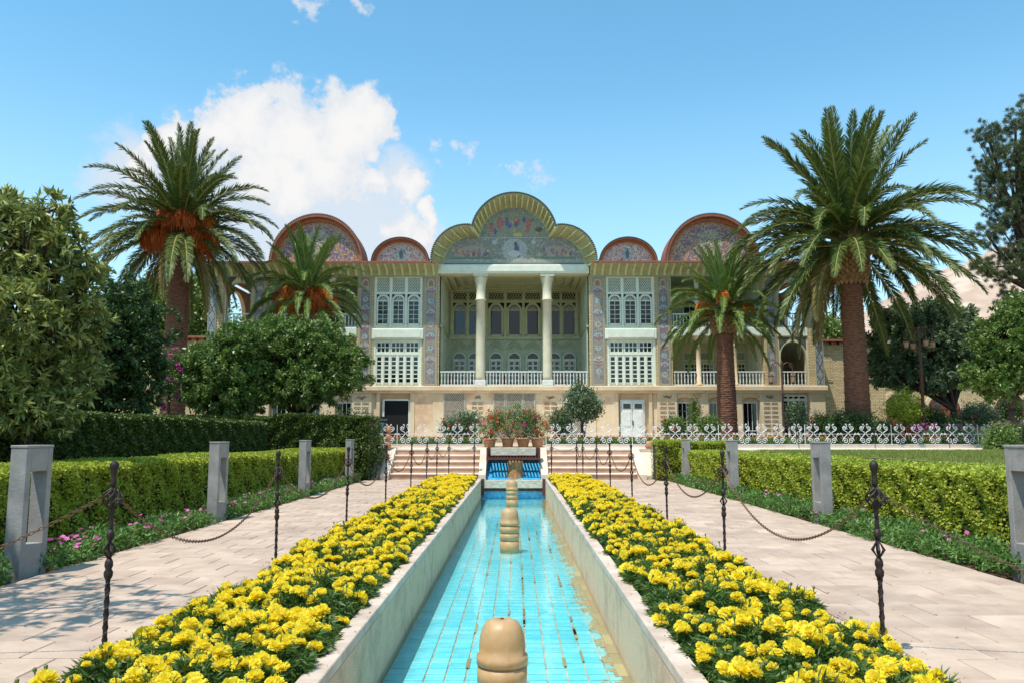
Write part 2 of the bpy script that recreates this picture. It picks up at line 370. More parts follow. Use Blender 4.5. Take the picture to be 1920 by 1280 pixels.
def limb(mb, a, b, r0, r1, bend=.15, seg=6, rs=random):
    a = Vector(a); b = Vector(b); L = (b-a).length; o = Vector((rs.uniform(-1, 1), rs.uniform(-1, 1), rs.uniform(-.2, .5)))*bend*L
    pts = []; n = 5
    for i in range(n+1):
        t = i/n; pts.append(a.lerp(b, t)+o*(4*t*(1-t))*.5)
    mb.tube(pts, [r0+(r1-r0)*i/n for i in range(n+1)], seg); return pts
def tree(name, label, cat, base, blobs, m, nclump, per, L, W, trunk_r=.15, cr=.35, shell=.5, rosette=False, seed=1, trunks=1, group=None, split=.4, bark=None, extra=None, droop=.1):
    rng = np.random.default_rng(seed); rs = random.Random(seed)
    t = thing(name, label, cat, base, group); mb = MB(); base = Vector(base)
    for k in range(trunks):
        b0 = base+Vector((rs.uniform(-.3, .3), rs.uniform(-.2, .2), 0))*(trunks > 1)
        mid = sum((Vector(b[0]) for b in blobs), Vector())/len(blobs)
        fork = b0.lerp(mid, split)+Vector((rs.uniform(-.3, .3), 0, 0))
        limb(mb, b0, fork, trunk_r, trunk_r*.75, .12, 8, rs)
        for b in blobs:
            e = limb(mb, fork, b[0], trunk_r*.55, trunk_r*.2, .15, 5, rs)
            for j in range(5):
                dd = Vector(rng.normal(size=3)).normalized(); r = b[1]
                limb(mb, e[rs.randint(2, 5)], Vector(b[0])+Vector((dd.x*r[0], dd.y*r[1], dd.z*r[2]))*.85, trunk_r*.18, trunk_r*.05, .12, 4, rs)
    part('trunk', mb, bark or M_bark, t, True)
    V, Fq = crown(blobs, nclump, per, L, W, rng, cr, shell, droop, rosette)
    cr_ = part('crown', np_mesh('crown', V, Fq, m), None, t)
    for nm, mm, cnt, size in (extra or []):
        b = blobs; V, Fq = crown(b, cnt, 9, size, size*.8, rng, size*.6, .92, 0, True)
        part(nm, np_mesh(nm, V, Fq, mm), None, t, kind='stuff')
    return t
def smooth_noise0(x, z, f, seed=0):
    h_ = lambda a, b: (np.sin(a*12.9898+b*78.233+seed)*43758.5453) % 1
    xi, zi = np.floor(x*f), np.floor(z*f); fx, fz = x*f-xi, z*f-zi
    return (h_(xi, zi)*(1-fx)+h_(xi+1, zi)*fx)*(1-fz)+(h_(xi, zi+1)*(1-fx)+h_(xi+1, zi+1)*fx)*fz
# ================================================================== SETTING: levels and extents
T = .965; XC = -.08; YS = 26.5; YT = 27.9; HW = 1.04; KO = 1.175; WZ = -.575; FZ = -.63; GX = 7.3; Y0 = -6.0; PXE = 4.85
# ground sheet with an opening for the sunken garden
mb = MB(); B = 6000
for x0, x1, y0, y1 in ((-B, -GX, -B, B), (GX, B, -B, B), (-GX, GX, YT, B), (-GX, GX, -B, Y0)):
    mb.quad((x0, y0, T-.03), (x1, y0, T-.03), (x1, y1, T-.03), (x0, y1, T-.03))
struct('ground', mb, M_ground)
mb = MB(); mb.box(-GX-.2, -GX, Y0, YT, -.9, T-.02).box(GX, GX+.2, Y0, YT, -.9, T-.02).box(-GX, GX, Y0-.2, Y0, -.9, T-.02)
struct('retaining_wall', mb, M_hcore)
mb = MB(); mb.box(-GX, XC-KO+.01, Y0, YS+.4, -.5, -.10).box(XC+KO-.01, GX, Y0, YS+.4, -.5, -.10); struct('soil_bed', mb, M_soil)
# paths: joint bed and individual slabs
for side, nm in ((-1, 'path'), (1, 'path')):
    xa = XC+side*2.36; xb = side*PXE
    x0, x1 = min(xa, xb), max(xa, xb)
    mb = MB(); mb.box(x0, x1, Y0, YS-.002, -.098, -.012); p = struct(nm, mb, M_joint)
    rowh = .42; y = 1.5; row = 0; cnt = 0
    variants = {}
    ncol = 5; wd_ = (x1-x0)/ncol
    while y < YS:
        h_ = min(rowh, YS-y)
        offx = (row % 2)*.5*wd_
        xs = [x0]+[x0+offx+k*wd_ for k in range(0 if offx else 1, ncol)]+[x1]
        for a, b in zip(xs[:-1], xs[1:]):
            key = (round(b-a, 3), round(h_, 3))
            if key not in variants:
                g = .006; q = MB(); q.box(g, b-a-g, g, h_-g, -.02, 0); me = bevel_mesh(q.mesh('paver', M_paver), .004); variants[key] = me
            if y > 3.0:
                ob('paver', variants[key], p, (a, y, random.uniform(-.002, .002)), (random.gauss(0, .0008), random.gauss(0, .0008), 0)); cnt += 1
        y += rowh; row += 1
mb = MB()
for s in (-1, 1):
    for k in range(int((YS-Y0)/1.0)):
        a = Y0+k*1.0; mb.box(XC+s*2.28, XC+s*2.355, a+.003, min(a+.997, YS), -.15, .012)
struct('path_edging', mb, M_coping)
# ---------------- pool
pool = ob('pool', MB().box(XC-HW-.02, XC+HW+.02, Y0, YS+.2, FZ-.3, FZ-.012).mesh('pool', M_grout), kind='structure')
for s in (-1, 1):
    xi = XC+s*HW; xo = XC+s*(KO-.01); part('wall', MB().box(xi+s*.012, xo, Y0, YS+.15, FZ-.2, -.062), M_kface, pool, world=False)
    ws = bevel_mesh(MB().box(0, s*.02, .0015, .948, FZ-.05, -.061).mesh('wall_slab', M_kface), .003)
    for k in range(27): ob('wall_slab', ws, pool, (xi+s*random.uniform(0, .002), 1.0+k*.95, 0))
cop = bevel_mesh(MB().box(0, KO-HW+.002, .002, .948, -.058, .018).mesh('coping_stone', M_coping), .006)
for s in (-1, 1):
    x = XC+HW-.002 if s > 0 else XC-KO
    k = 0; y = 1.0
    while y < YS: ob('coping_stone', cop, pool, (x, y, random.uniform(-.002, .002))); y += .95
ts = (2*HW)/12; tile = bevel_mesh(MB().box(.008, ts-.008, .011, ts-.011, -.012, 0).mesh('tile', M_tile), .0015)
rest = MB(); n = 0; y = 5.6; rows = int((YS+.1-y)/ts)
for r_ in range(rows):
    for k in range(12):
        if n < 300: ob('tile', tile, pool, (XC-HW+k*ts, y+r_*ts, FZ+random.uniform(-.0008, .0008))); n += 1
        else: rest.box(XC-HW+k*ts+.008, XC-HW+(k+1)*ts-.008, y+r_*ts+.013, y+(r_+1)*ts-.013, FZ-.01, FZ)
part('tile', rest, M_tile, pool, kind='stuff', world=False)
# silt drifts gathered along the right foot of the wall and in some joints
mb = MB(); rs = random.Random(3)
cs = .028
for yy in np.arange(5.6, 26, cs):
    for k in range(20):
        dx = (k+.5)*cs; yv = np.array([yy]); xv = np.array([dx]); nz_ = smooth_noise0(xv, yv, 7)*.5+smooth_noise0(xv+9, yv, 19)*.35+smooth_noise0(xv+5, yv, 2.1)*.4
        lim = .24*float(nz_[0])**1.3*1.25-.02
        if dx < lim+rs.gauss(0, .02):
            x = XC+HW-dx; mb.box(x-cs*.6, x+cs*.6, yy, yy+cs*1.2, FZ-.001, FZ+.0015+rs.random()*.001)
for k in range(90):
    c_ = rs.choice((4, 6, 7, 8, 9, 10)); x = XC-HW+c_*ts; y = rs.uniform(6, 24); mb.box(x-.008-rs.random()*.01, x+.008+rs.random()*.012, y, y+rs.uniform(.05, .5), FZ, FZ+.006)
for y in np.arange(5, 26, .35):
    mb.box(XC+HW-.05-rs.random()*.05, XC+HW-.001, y, y+.36, FZ, FZ+.004+rs.random()*.006); mb.box(XC-HW+.001, XC-HW+.012+rs.random()*.012, y, y+.36, FZ, FZ+.006)
part('silt', mb, M_silt, pool, kind='stuff', world=False)
mb = MB(); mb.quad((XC-HW, Y0, WZ), (XC+HW, Y0, WZ), (XC+HW, YS, WZ), (XC-HW, YS, WZ)); struct('water', mb, M_water)
# ---------------- steps, terrace and chute
CH = .90   # chute half width
terr = MB(); terr.box(-GX, XC-CH-.22, YT, 42, -.3, T).box(XC+CH+.22, GX, YT, 42, -.3, T).box(XC-CH-.22, XC+CH+.22, YT+.5, 42, -.3, T)
terr.box(-19.5, -GX, YT, 30, T-.1, T).box(GX, 24, YT-2.2, 31.5, T-.1, T)
struct('terrace', terr, M_terr)
for s in (-1, 1):
    st = ob('steps', None, kind='structure')
    xa, xb = XC+s*(CH+.24), XC+s*4.05
    for i in range(4):
        z = T/5*(i+1); y = YS+i*(YT-YS)/4
        part('riser', MB().box(xa, xb, y+.02, YT+.01 if i == 3 else y+.7, 0 if i == 0 else z-T/5-.02, z-.045), M_riser, st, world=False)
        part('nosing', bevel_mesh(MB().box(xa, xb, y-.015, y+.40, z-.044, z).mesh('nosing', M_nosing), .008), None, st, world=False)
    part('riser', MB().box(xa, xb, YT-.01, YT+.05, T-T/5-.02, T-.045), M_riser, st, world=False)
    part('nosing', MB().box(xa, xb, YT-.03, YT+.2, T-.044, T+.004), M_nosing, st, world=False)
    # sloping cheeks
    pr = [(YS-.25, -.05), (YS-.25, .16), (YT, T+.05), (YT+.3, T+.05), (YT+.3, -.05)]
    mb = MB(); mb.prismx(pr, *sorted((XC+s*CH, XC+s*(CH+.235)))); part('cheek', mb, M_cheek, st, world=False)
    mb = MB(); mb.prismx(pr, *sorted((XC+s*4.055, XC+s*4.32))); part('cheek', mb, M_cheek, st, world=False)
mb = MB()
for s in (-1, 1):   # sloped bank beyond the outer cheeks
    x0, x1 = sorted((XC+s*4.325, s*GX)); mb.prismx([(YS+.1, -.05), (YS+.1, .12), (YT+.2, T-.005), (YT+.2, -.05)], x0, x1)
struct('bank', mb, M_cheek)
ch = ob('cascade', None, kind='structure')
part('bed', MB().prismx([(YS+.02, -.7), (YS+.02, -.02), (YT+.45, .56), (YT+.45, -.7)], XC-CH+.005, XC+CH-.005), M_grout, ch, world=False)
tw = (2*CH-.01)/12; sl_ = math.atan2(.58, YT+.43-YS); tme = bevel_mesh(MB().box(.004, tw-.004, .004, tw-.004, 0, .012).mesh('blue_tile', M_blue), .001)
for r_ in range(13):
    for k in range(12):
        d = r_*tw; 
        if d*math.cos(sl_) > YT+.3-YS: continue
        ob('blue_tile', tme, ch, (XC-CH+.005+k*tw, YS+.02+d*math.cos(sl_), -.018+d*math.sin(sl_)), (sl_, 0, 0))
part('back_wall', MB().box(XC-CH, XC+CH, YT+.46, YT+.55, -.2, T+.03), M_rust, ch, world=False)
part('plank', bevel_mesh(MB().box(P(920, 840, 27).x, P(1005, 840, 27).x, 26.98, 27.04, Zv(853, 27), Zv(838, 27)).mesh('plank', M_wood), .01), None, ch, world=False)
part('plank', bevel_mesh(MB().box(P(907, 900, 26.3).x, P(1019, 900, 26.3).x, 26.22, 26.28, Zv(914, 26.3), Zv(898.5, 26.3)).mesh('plank', M_wood), .01), None, ch, world=False)
mb = MB(); mb.box(XC-CH+.003, XC+CH-.003, 27.05, 27.12, .72, 1.0).box(XC-CH, XC-CH+.07, 26.9, 27.1, .55, 1.02).box(XC+CH-.07, XC+CH, 26.9, 27.1, .55, 1.02)
mb.box(XC-HW+.002, XC+HW-.002, 26.29, 26.36, -.36, -.01).box(XC-HW, XC-HW+.1, 26.2, 26.4, -.5, .03).box(XC+HW-.1, XC+HW, 26.2, 26.4, -.5, .03)
part('frame', mb, M_rust, ch, world=False)
for k in range(17):
    x = XC-CH+.05+k*.105; part('slat', MB().box(x, x+.045, 26.55, 28.35, .66, .70), M_rust, ch, world=False)
part('rail', MB().box(XC-CH+.01, XC+CH-.01, 26.5, 26.545, .63, .70), M_rust, ch, world=False)
mb = MB()
for r_ in range(2):
    for k in range(12): mb.box(XC-HW+k*ts+.004, XC-HW+(k+1)*ts-.004, 26.40, 26.42, FZ+.02+r_*ts, FZ+.02+(r_+1)*ts-.008)
part('blue_tile', mb, M_blue, ch, world=False, kind='stuff')
# lawn and grass
mb = MB(); mb.quad((GX+.2, 2, T-.015), (30, 2, T-.015), (30, YT-2.3, T-.015), (GX+.2, YT-2.3, T-.015)); struct('lawn', mb, M_lawn)
mb = MB(); mb.quad((-30, 2, T-.015), (-GX-.2, 2, T-.015), (-GX-.2, YT, T-.015), (-30, YT, T-.015)); struct('soil', mb, M_soil)
n = 60000; pp = np.stack([RNG.uniform(7.5, 17, n), RNG.uniform(12, 25.5, n), np.full(n, T-.02)], 1)
D = RNG.normal(size=(n, 3))*.35; D[:, 2] = 1
V, Fq = leaves(pp, D, RNG.uniform(.04, .08, n), .012); ob('grass', np_mesh('grass', V, Fq, M_grass), kind='stuff', label='short mown green grass on the lawn behind the right hedge')
# kerb under the fence
YF = 31.7
mb = MB()
for k in range(40): mb.box(-19.5+k, -18.51+k, YF-.1, YF+.12, T-.05, T+.09)
mb.box(XC-CH-.2, XC+CH+.2, YT+.56, YT+.75, T, T+.08)
struct('kerb', mb, M_cheek)
# mountain
def mountain():
    nx, ny = 90, 40; V = np.zeros((ny, nx, 3)); rng = np.random.default_rng(5)
    prof = [(1380, 640), (1540, 612), (1600, 594), (1650, 574), (1700, 548), (1760, 517), (1850, 482), (1920, 455), (2050, 420), (2300, 400), (2700, 430), (3300, 520), (4200, 640)]
    us = np.array([p[0] for p in prof]); vs = np.array([p[1] for p in prof])
    for j in range(ny):
        for i in range(nx):
            u = 1380+(4200-1380)*i/(nx-1); t = j/(ny-1)
            r = P(u, np.interp(u, us, vs), 1500); y = 900+900*t; s = math.sin(min(1, t/.667)*PI/2) if t < .667 else 1-(t-.667)*1.2
            nz = math.sin(u*.031+t*9)*.5+math.sin(u*.083-t*17)*.25+rng.normal()*.10
            hh = (r.z)*s*(1-.10*abs(nz)*(1-t)*1.2)
            V[j, i] = (r.x*(y/1500), y, max(-1, hh+nz*9*s*(0 if abs(t-.667) < .02 else 1)))
    idx = np.arange(nx*ny).reshape(ny, nx); Fq = np.stack([idx[:-1, :-1], idx[:-1, 1:], idx[1:, 1:], idx[1:, :-1]], -1).reshape(-1, 4)
    ob('mountain', np_mesh('mountain', V.reshape(-1, 3), Fq, M_mount, False), kind='structure')
mountain()
# ================================================================== PALACE
D = 42.0; SX = .0281
pal = thing('palace', 'wide two storey tiled pavilion palace with arched painted pediments above a columned porch', 'palace', (XC, D, T))
X = lambda o: XC+o*SX
zc0, zc1 = Zv(732), Zv(723)      # cornice between ground storey and upper floors
zE = Zv(516)                     # top of walls under the eave
def arch_pts(xc, z0, w_, h_, n=14, ell=1.0):
    """closed outline x,z: rectangle topped by an arch; h_ total height"""
    r = w_/2; rz = r*ell
    return [(xc-r, z0), (xc+r, z0)]+[(xc+r*math.cos(a), z0+h_-rz+rz*math.sin(a)) for a in np.linspace(0, PI, n)]
def arch_line(xc, z0, w_, h_, n=14, ell=1.0):
    r = w_/2; rz = r*ell
    return [(xc+r, z0)]+[(xc+r*math.cos(a), z0+h_-rz+rz*math.sin(a)) for a in np.linspace(0, PI, n)]+[(xc-r, z0)]
def arched_window(xc, z0, w_, h_, y, m, cols=2, rows=4, fan=7, fw=.06, name='window', th=.07, parent=None, bar=.022, panes_to=None):
    mb = MB(); r = w_/2
    mb.band(arch_line(xc, z0+fw, w_-2*fw, h_-2*fw), arch_line(xc, z0, w_, h_), y-th, y)
    mb.box(xc-r, xc+r, y-th, y, z0, z0+fw)
    zs = z0+h_-r   # spring line
    mb.box(xc-r+fw, xc+r-fw, y-th*.8, y-.01, zs-.03, zs+.03)
    for k in range(1, fan):
        a = PI*k/fan; ca, sa = math.cos(a), math.sin(a); i0 = .3*r; i1 = r-fw
        px, pz = -sa*bar/2, ca*bar/2
        mb.prism([(xc+ca*i0+px, zs+sa*i0+pz), (xc+ca*i0-px, zs+sa*i0-pz), (xc+ca*i1-px, zs+sa*i1-pz), (xc+ca*i1+px, zs+sa*i1+pz)], y-th*.7, y-.02)
    if fan:
        mb.band(arch_line(xc, zs, .48*r, .24*r, 8), arch_line(xc, zs, .62*r, .31*r, 8), y-th*.7, y-.02)
    wi = w_-2*fw
    for k in range(1, cols):
        x = xc-wi/2+wi*k/cols; mb.box(x-bar/2, x+bar/2, y-th*.7, y-.02, z0+fw, zs-.03)
    for k in range(1, rows):
        z = z0+fw+(zs-z0-fw)*k/rows; mb.box(xc-wi/2, xc+wi/2, y-th*.65, y-.02, z-bar/2, z+bar/2)
    o = part(name, mb, m, parent or pal)
    part('pane', MB().prism(arch_pts(xc, z0+.01, w_-.02, h_-.02), y-.018, y-.008), M_glass, o, world=False)
    return o
def grid_window(x0, x1, z0, z1, y, m, cols, rows, fw=.05, bar=.03, name='window', th=.06, mullions=()):
    mb = MB(); mb.box(x0, x0+fw, y-th, y, z0, z1).box(x1-fw, x1, y-th, y, z0, z1).box(x0+fw, x1-fw, y-th, y, z0, z0+fw).box(x0+fw, x1-fw, y-th, y, z1-fw, z1)
    wi = x1-x0-2*fw; hi = z1-z0-2*fw
    for k in range(1, cols):
        x = x0+fw+wi*k/cols; b = .09 if k in mullions else bar; mb.box(x-b/2, x+b/2, y-th*(.9 if k in mullions else .75), y-.012, z0+fw, z1-fw)
    for k in range(1, rows):
        z = z0+fw+hi*k/rows; mb.box(x0+fw, x1-fw, y-th*.7, y-.014, z-bar/2, z+bar/2)
    o = part(name, mb, m, pal); part('pane', MB().box(x0+.01, x1-.01, y-.010, y-.004, z0+.01, z1-.01), M_glass, o, world=False); return o
def lattice(x0, x1, z0, z1, y, m, step=.1, bar=.022, diag=True, name='lattice', fw=.04, back=M_dark, squash=1.0):
    mb = MB(); mb.box(x0, x0+fw, y-.05, y, z0, z1).box(x1-fw, x1, y-.05, y, z0, z1).box(x0+fw, x1-fw, y-.05, y, z0, z0+fw).box(x0+fw, x1-fw, y-.05, y, z1-fw, z1)
    a0, a1, b0, b1 = x0+fw, x1-fw, z0+fw, z1-fw
    if diag:
        h_ = b1-b0; k = -int(h_/step/squash)-1
        for sgn in (1, -1):
            c_ = a0-h_
            while c_ < a1+h_:
                # line x = c_ + sgn*(z-b0)*squash clipped
                p0 = (c_, b0); p1 = (c_+sgn*h_*squash, b1)
                if sgn > 0 or True:
                    (xa, za), (xb, zb) = p0, p1
                    t0, t1 = 0.0, 1.0
                    dx = xb-xa
                    if dx > 0: t0 = max(t0, (a0-xa)/dx); t1 = min(t1, (a1-xa)/dx)
                    else: t0 = max(t0, (a1-xa)/dx); t1 = min(t1, (a0-xa)/dx)
                    if t1-t0 > .02:
                        qa = (xa+dx*t0, za+(zb-za)*t0); qb = (xa+dx*t1, za+(zb-za)*t1)
                        mb.prism([(qa[0]-bar/2, qa[1]), (qa[0]+bar/2, qa[1]), (qb[0]+bar/2, qb[1]), (qb[0]-bar/2, qb[1])], y-.035+.006*(sgn > 0), y-.015+.003*(sgn > 0))
                c_ += step
    else:
        nx = max(2, round((a1-a0)/step)); nz = max(2, round((b1-b0)/step))
        for k in range(1, nx): x = a0+(a1-a0)*k/nx; mb.box(x-bar/2, x+bar/2, y-.035, y-.012, b0, b1)
        for k in range(1, nz): z = b0+(b1-b0)*k/nz; mb.box(a0, a1, y-.03, y-.014, z-bar/2, z+bar/2)
    o = part(name, mb, m, pal); part('backing', MB().box(x0+.01, x1-.01, y-.008, y-.003, z0+.01, z1-.01), back, o, world=False); return o
# ---- mosaic painting
def pal_pick(rng, n, cols): return np.array([S(*c_) for c_ in cols])[rng.integers(0, len(cols), n)]
def hashn(x, z, s=1.0):
    return (np.sin(x*12.9898*s+z*78.233*s)*43758.5453) % 1
def smooth_noise(x, z, f, seed=0):
    xi, zi = np.floor(x*f), np.floor(z*f); fx, fz = x*f-xi, z*f-zi; fx = fx*fx*(3-2*fx); fz = fz*fz*(3-2*fz)
    h_ = lambda a, b: hashn(a+seed*17.3, b-seed*9.1)
    return (h_(xi, zi)*(1-fx)+h_(xi+1, zi)*fx)*(1-fz)+(h_(xi, zi+1)*(1-fx)+h_(xi+1, zi+1)*fx)*fz
def mosaic(name, x0, x1, z0, z1, y, cell, inside, colf, th=.03):
    nx = int((x1-x0)/cell); nz = int((z1-z0)/cell); gx, gz = np.meshgrid(np.linspace(x0, x1, nx+1), np.linspace(z0, z1, nz+1))
    V = np.stack([gx.ravel(), np.full(gx.size, y), gz.ravel()], 1); idx = np.arange(gx.size).reshape(nz+1, nx+1)
    Fq = np.stack([idx[:-1, :-1], idx[:-1, 1:], idx[1:, 1:], idx[1:, :-1]], -1).reshape(-1, 4)
    cx = (gx[:-1, :-1]+gx[1:, 1:]).ravel()/2; cz = (gz[:-1, :-1]+gz[1:, 1:]).ravel()/2
    if inside is not None: k = inside(cx, cz); Fq = Fq[k]; cx, cz = cx[k], cz[k]
    cf0 = colf
    def colf(x, z):
        q = cf0(x, z); m_ = q[:, :3].mean(1, keepdims=True); q = q.copy(); q[:, :3] = (q[:, :3]*.95+m_*.05)*.80+np.array(S(150, 128, 106)[:3])*.20; return q
    o = part(name, np_mesh(name, V, Fq, M_mos, cols=colf(cx, cz)), None, pal)
    return o
def arabesque(x, z, base, accents, f=5.0, seed=0):
    rng = np.random.default_rng(seed); n = len(x); col = pal_pick(rng, n, base)
    a = smooth_noise(x, z, f, seed+1)-.5; b = smooth_noise(x, z, f*1.3, seed+2)-.5
    vine = np.abs(a) < .05; col[vine] = S(*accents[0])
    fl = (smooth_noise(x, z, f*1.7, seed+3) > .78); col[fl] = pal_pick(rng, fl.sum(), accents[1:])
    v2 = (np.abs(b) < .04) & ~fl; col[v2] = S(*accents[-1])
    return col
def ell(x, z, cx, cz, rx, rz): return ((x-cx)/rx)**2+((z-cz)/rz)**2 < 1
def strip_cols(x0, x1, z0, z1, seed, medal=True, dark=False):
    def f(x, z):
        base = [(150, 134, 118), (134, 128, 126), (156, 142, 116), (130, 120, 120)] if not dark else [(110, 104, 116), (96, 100, 116), (130, 112, 106)]
        c_ = arabesque(x, z, base, [(186, 150, 90), (150, 80, 90), (70, 90, 150), (90, 140, 140)], 7, seed)
        w_ = x1-x0; xm = (x0+x1)/2
        e = np.minimum(x-x0, x1-x)/w_; ez = np.minimum(z-z0, z1-z)/w_; e = np.minimum(e, ez)
        c_[e < .12] = S(122, 116, 112); c_[(e > .05) & (e < .08)] = S(190, 180, 150)
        rng = np.random.default_rng(seed+5); k = 0; zz = z1-.75
        if medal:
            top = ell(x, z, xm, z1-.45, w_*.3, .3); c_[top] = S(196, 162, 90); c_[ell(x, z, xm, z1-.45, w_*.18, .2)] = S(150, 90, 90)
        while zz > z0+.25:
            big = (k % 2 == 0); rx = w_*(.36 if big else .24); rz = .19 if big else .15
            m_ = ell(x, z, xm, zz, rx, rz); c_[m_] = pal_pick(rng, m_.sum(), [(186, 184, 176), (160, 166, 166), (110, 150, 148)])
            if big:
                lo = m_ & (z < zz-.03); c_[lo] = pal_pick(rng, lo.sum(), [(176, 50, 80), (196, 80, 100), (60, 130, 120), (70, 90, 150)])
            i_ = ell(x, z, xm+.02, zz+.02, rx*.45, rz*.5); c_[i_] = pal_pick(rng, i_.sum(), [(80, 90, 120), (200, 190, 180), (120, 120, 110)])
            rg = ell(x, z, xm, zz, rx*1.15, rz*1.15) & ~m_; c_[rg] = S(70, 110, 130) if k % 3 else S(180, 150, 90)
            zz -= .62 if not dark else .5; k += 1
        return c_
    return f
# ---- upper walls: brick piers with tile panels
mbk = MB()
for s in (-1, 1):
    for a, b in ((141, 174), (265, 297), (470, 495), (551, 579)):
        part('brick_pier', MB().box(X(s*a), X(s*b), D, D+.6, zc1, zE), M_brick, pal)
for s in (-1, 1):
    for a, b, dk in ((145.5, 170, False), (270.5, 292.5, False), (474, 491, True), (564.5, 578, True)):
        x0, x1 = sorted((X(s*a), X(s*b))); z0, z1 = zc1+.05, zE-.05
        part('panel_frame', MB().box(x0-.03, x1+.03, D-.05, D-.002, z0-.03, z1+.03), M_soffit, pal)
        if a > 560:
            def f(x, z, x0=x0, x1=x1):
                c_ = arabesque(x, z, [(120, 130, 140), (140, 150, 150)], [(180, 190, 190), (60, 80, 120), (150, 160, 120)], 9, 3)
                u_ = (x-x0)/(x1-x0); zig = np.abs(u_-.5)*2-np.abs(((z*1.3) % 1)-.5)*2; c_[np.abs(zig) < .16] = S(50, 66, 96); c_[(u_ < .12) | (u_ > .88)] = S(60, 100, 140); return c_
            mosaic('tile_panel', x0, x1, z0, z1, D-.053, .03, None, f)
            side = MB(); xs = X(s*579); side.box(xs, xs+s*.02, D+.02, D+.5, z0, z1); part('tile_panel', side, M_rooft, pal)
        else: mosaic('tile_panel', x0, x1, z0, z1, D-.053, .032, None, strip_cols(x0, x1, z0, z1, int(a)+s, not dk, dk or a > 200))
# ---- window bays
for s in (-1, 1):
    xa, xb = sorted((X(s*174), X(s*265)))
    part('bay_wall', MB().box(xa, xb, D+.12, D+.5, zc1, zE), M_pale, pal)
    # upper half
    zl0, zl1 = Zv(548), Zv(520); zw0, zw1 = Zv(613), Zv(551)
    n = 3; w_ = (xb-xa-.1)/n
    mbf = MB(); mbf.box(xa+.0, xb, D+.02, D+.12, zl1, zE).box(xa, xb, D+.03, D+.12, zw1-.01, zl0)
    for k in range(n+1): x = xa+.05+k*w_; mbf.box(x-.06 if k else xa, x+.06 if k < n else xb, D+.025, D+.12, zw0, zl1-.001)
    part('bay_frame', mbf, M_pale, pal)
    for k in range(n):
        x0 = xa+.05+k*w_+.06; x1 = x0+w_-.12; xm = (x0+x1)/2
        lattice(x0, x1, zl0, zl1, D+.12, M_pale, .095, .03, True, 'lattice', .03, M_dark, .6)
        arched_window(xm, zw0+.12, w_-.16, zw1-zw0-.16, D+.12, M_pale, 2, 5, 7, .07)
        mbs = MB()
        for sg in (-1, 1):
            xc_ = xm+sg*(w_/2-.07); mbs.prism([(xc_, zw1-.02), (xc_-sg*.16, zw1-.02), (xc_, zw1-.2)], D+.105, D+.118)
        part('spandrel', mbs, M_dark, pal)
    part('spandrel_panel', bevel_mesh(MB().box(xa-.09, xb+.09, D-.10, D+.11, Zv(636), Zv(616)).mesh('spandrel_panel', M_pale), .03), None, pal)
    part('panel_moulding', MB().box(xa+.05, xb-.05, D-.13, D-.09, Zv(633), Zv(619)), M_pale, pal)
    zt0, zt1 = Zv(661), Zv(640); zd0, zd1 = Zv(721), Zv(665)
    part('bay_frame', MB().box(xa, xb, D+.04, D+.12, zt1+.0, Zv(636.5)).box(xa, xb, D+.05, D+.12, zd1, zt0).box(xa, xa+.12, D+.03, D+.12, zc1, zt1).box(xb-.12, xb, D+.03, D+.12, zc1, zt1), M_pale, pal)
    w_ = (xb-xa-.24)/3
    for k in range(3):
        x0 = xa+.12+k*w_
        grid_window(x0+.02, x0+w_-.02, zt0, zt1, D+.12, M_pale, 3, 2, .06, .05)
        for q in range(2):
            a = x0+q*w_/2
            grid_window(a+.05, a+w_/2-.05, zd0+.10, zd1-.06, D+.12, M_pale, 1, 6, .035, .05, 'door_leaf')
            part('door_stile', MB().box(a+.0, a+.049, D+.045, D+.12, zd0, zd1-.03).box(a+w_/2-.049, a+w_/2-.0, D+.046, D+.12, zd0, zd1-.03), M_pale, pal)
# ---- central loggia
zf = zc1; xl, xr = X(-141), X(141); DB = 47.2
part('loggia_wall', MB().box(xl-.01, xl, D+.01, DB, zf, zE), M_logg, pal)
part('loggia_wall', MB().box(xr, xr+.01, D+.01, DB, zf, zE), M_logg, pal)
zsplit = Zv(634, DB)
part('loggia_wall', MB().box(xl, xr, DB, DB+.3, zf, zsplit), M_logg, pal)
part('loggia_wall', MB().box(xl, xr, DB, DB+.3, zsplit, zE+.6), M_green, pal)
part('floor', MB().box(xl, xr, D+.02, DB, zf-.2, zf+.005), M_sandl, pal)
part('ceiling', MB().box(xl, xr, D+.3, DB, zE+.3, zE+.5), M_green, pal)
mb = MB()
for i, (ins, dz) in enumerate(((0, .30), (.35, .22), (.8, .14), (1.3, .08))):
    x0, x1, y0, y1 = xl+ins, xr-ins, D+.35+ins*.8, DB-ins*.8
    t_ = .3
    mb.box(x0, x1, y0, y0+t_, zE+.3-dz, zE+.3).box(x0, x1, y1-t_, y1, zE+.3-dz, zE+.3).box(x0, x0+t_, y0+t_, y1-t_, zE+.3-dz, zE+.3).box(x1-t_, x1, y0+t_, y1-t_, zE+.3-dz, zE+.3)
part('ceiling_moulding', mb, M_green, pal)
mb = MB()
for s in (-1, 1):
    for k in range(6):
        y = D+.6+k*.78; xx = xl if s < 0 else xr
        mb.box(xx, xx-s*.08, y, y+.12, zf, zE+.1)
    mb.box(xl if s < 0 else xr, (xl if s < 0 else xr)-s*.10, D+.3, DB, Zv(632, DB)-.06, Zv(632, DB)+.06)
part('side_pilaster', mb, M_logg, pal)
offs = [0, -34.5, 34.5, -75, 75, -103, 103]
SB = DB/1497
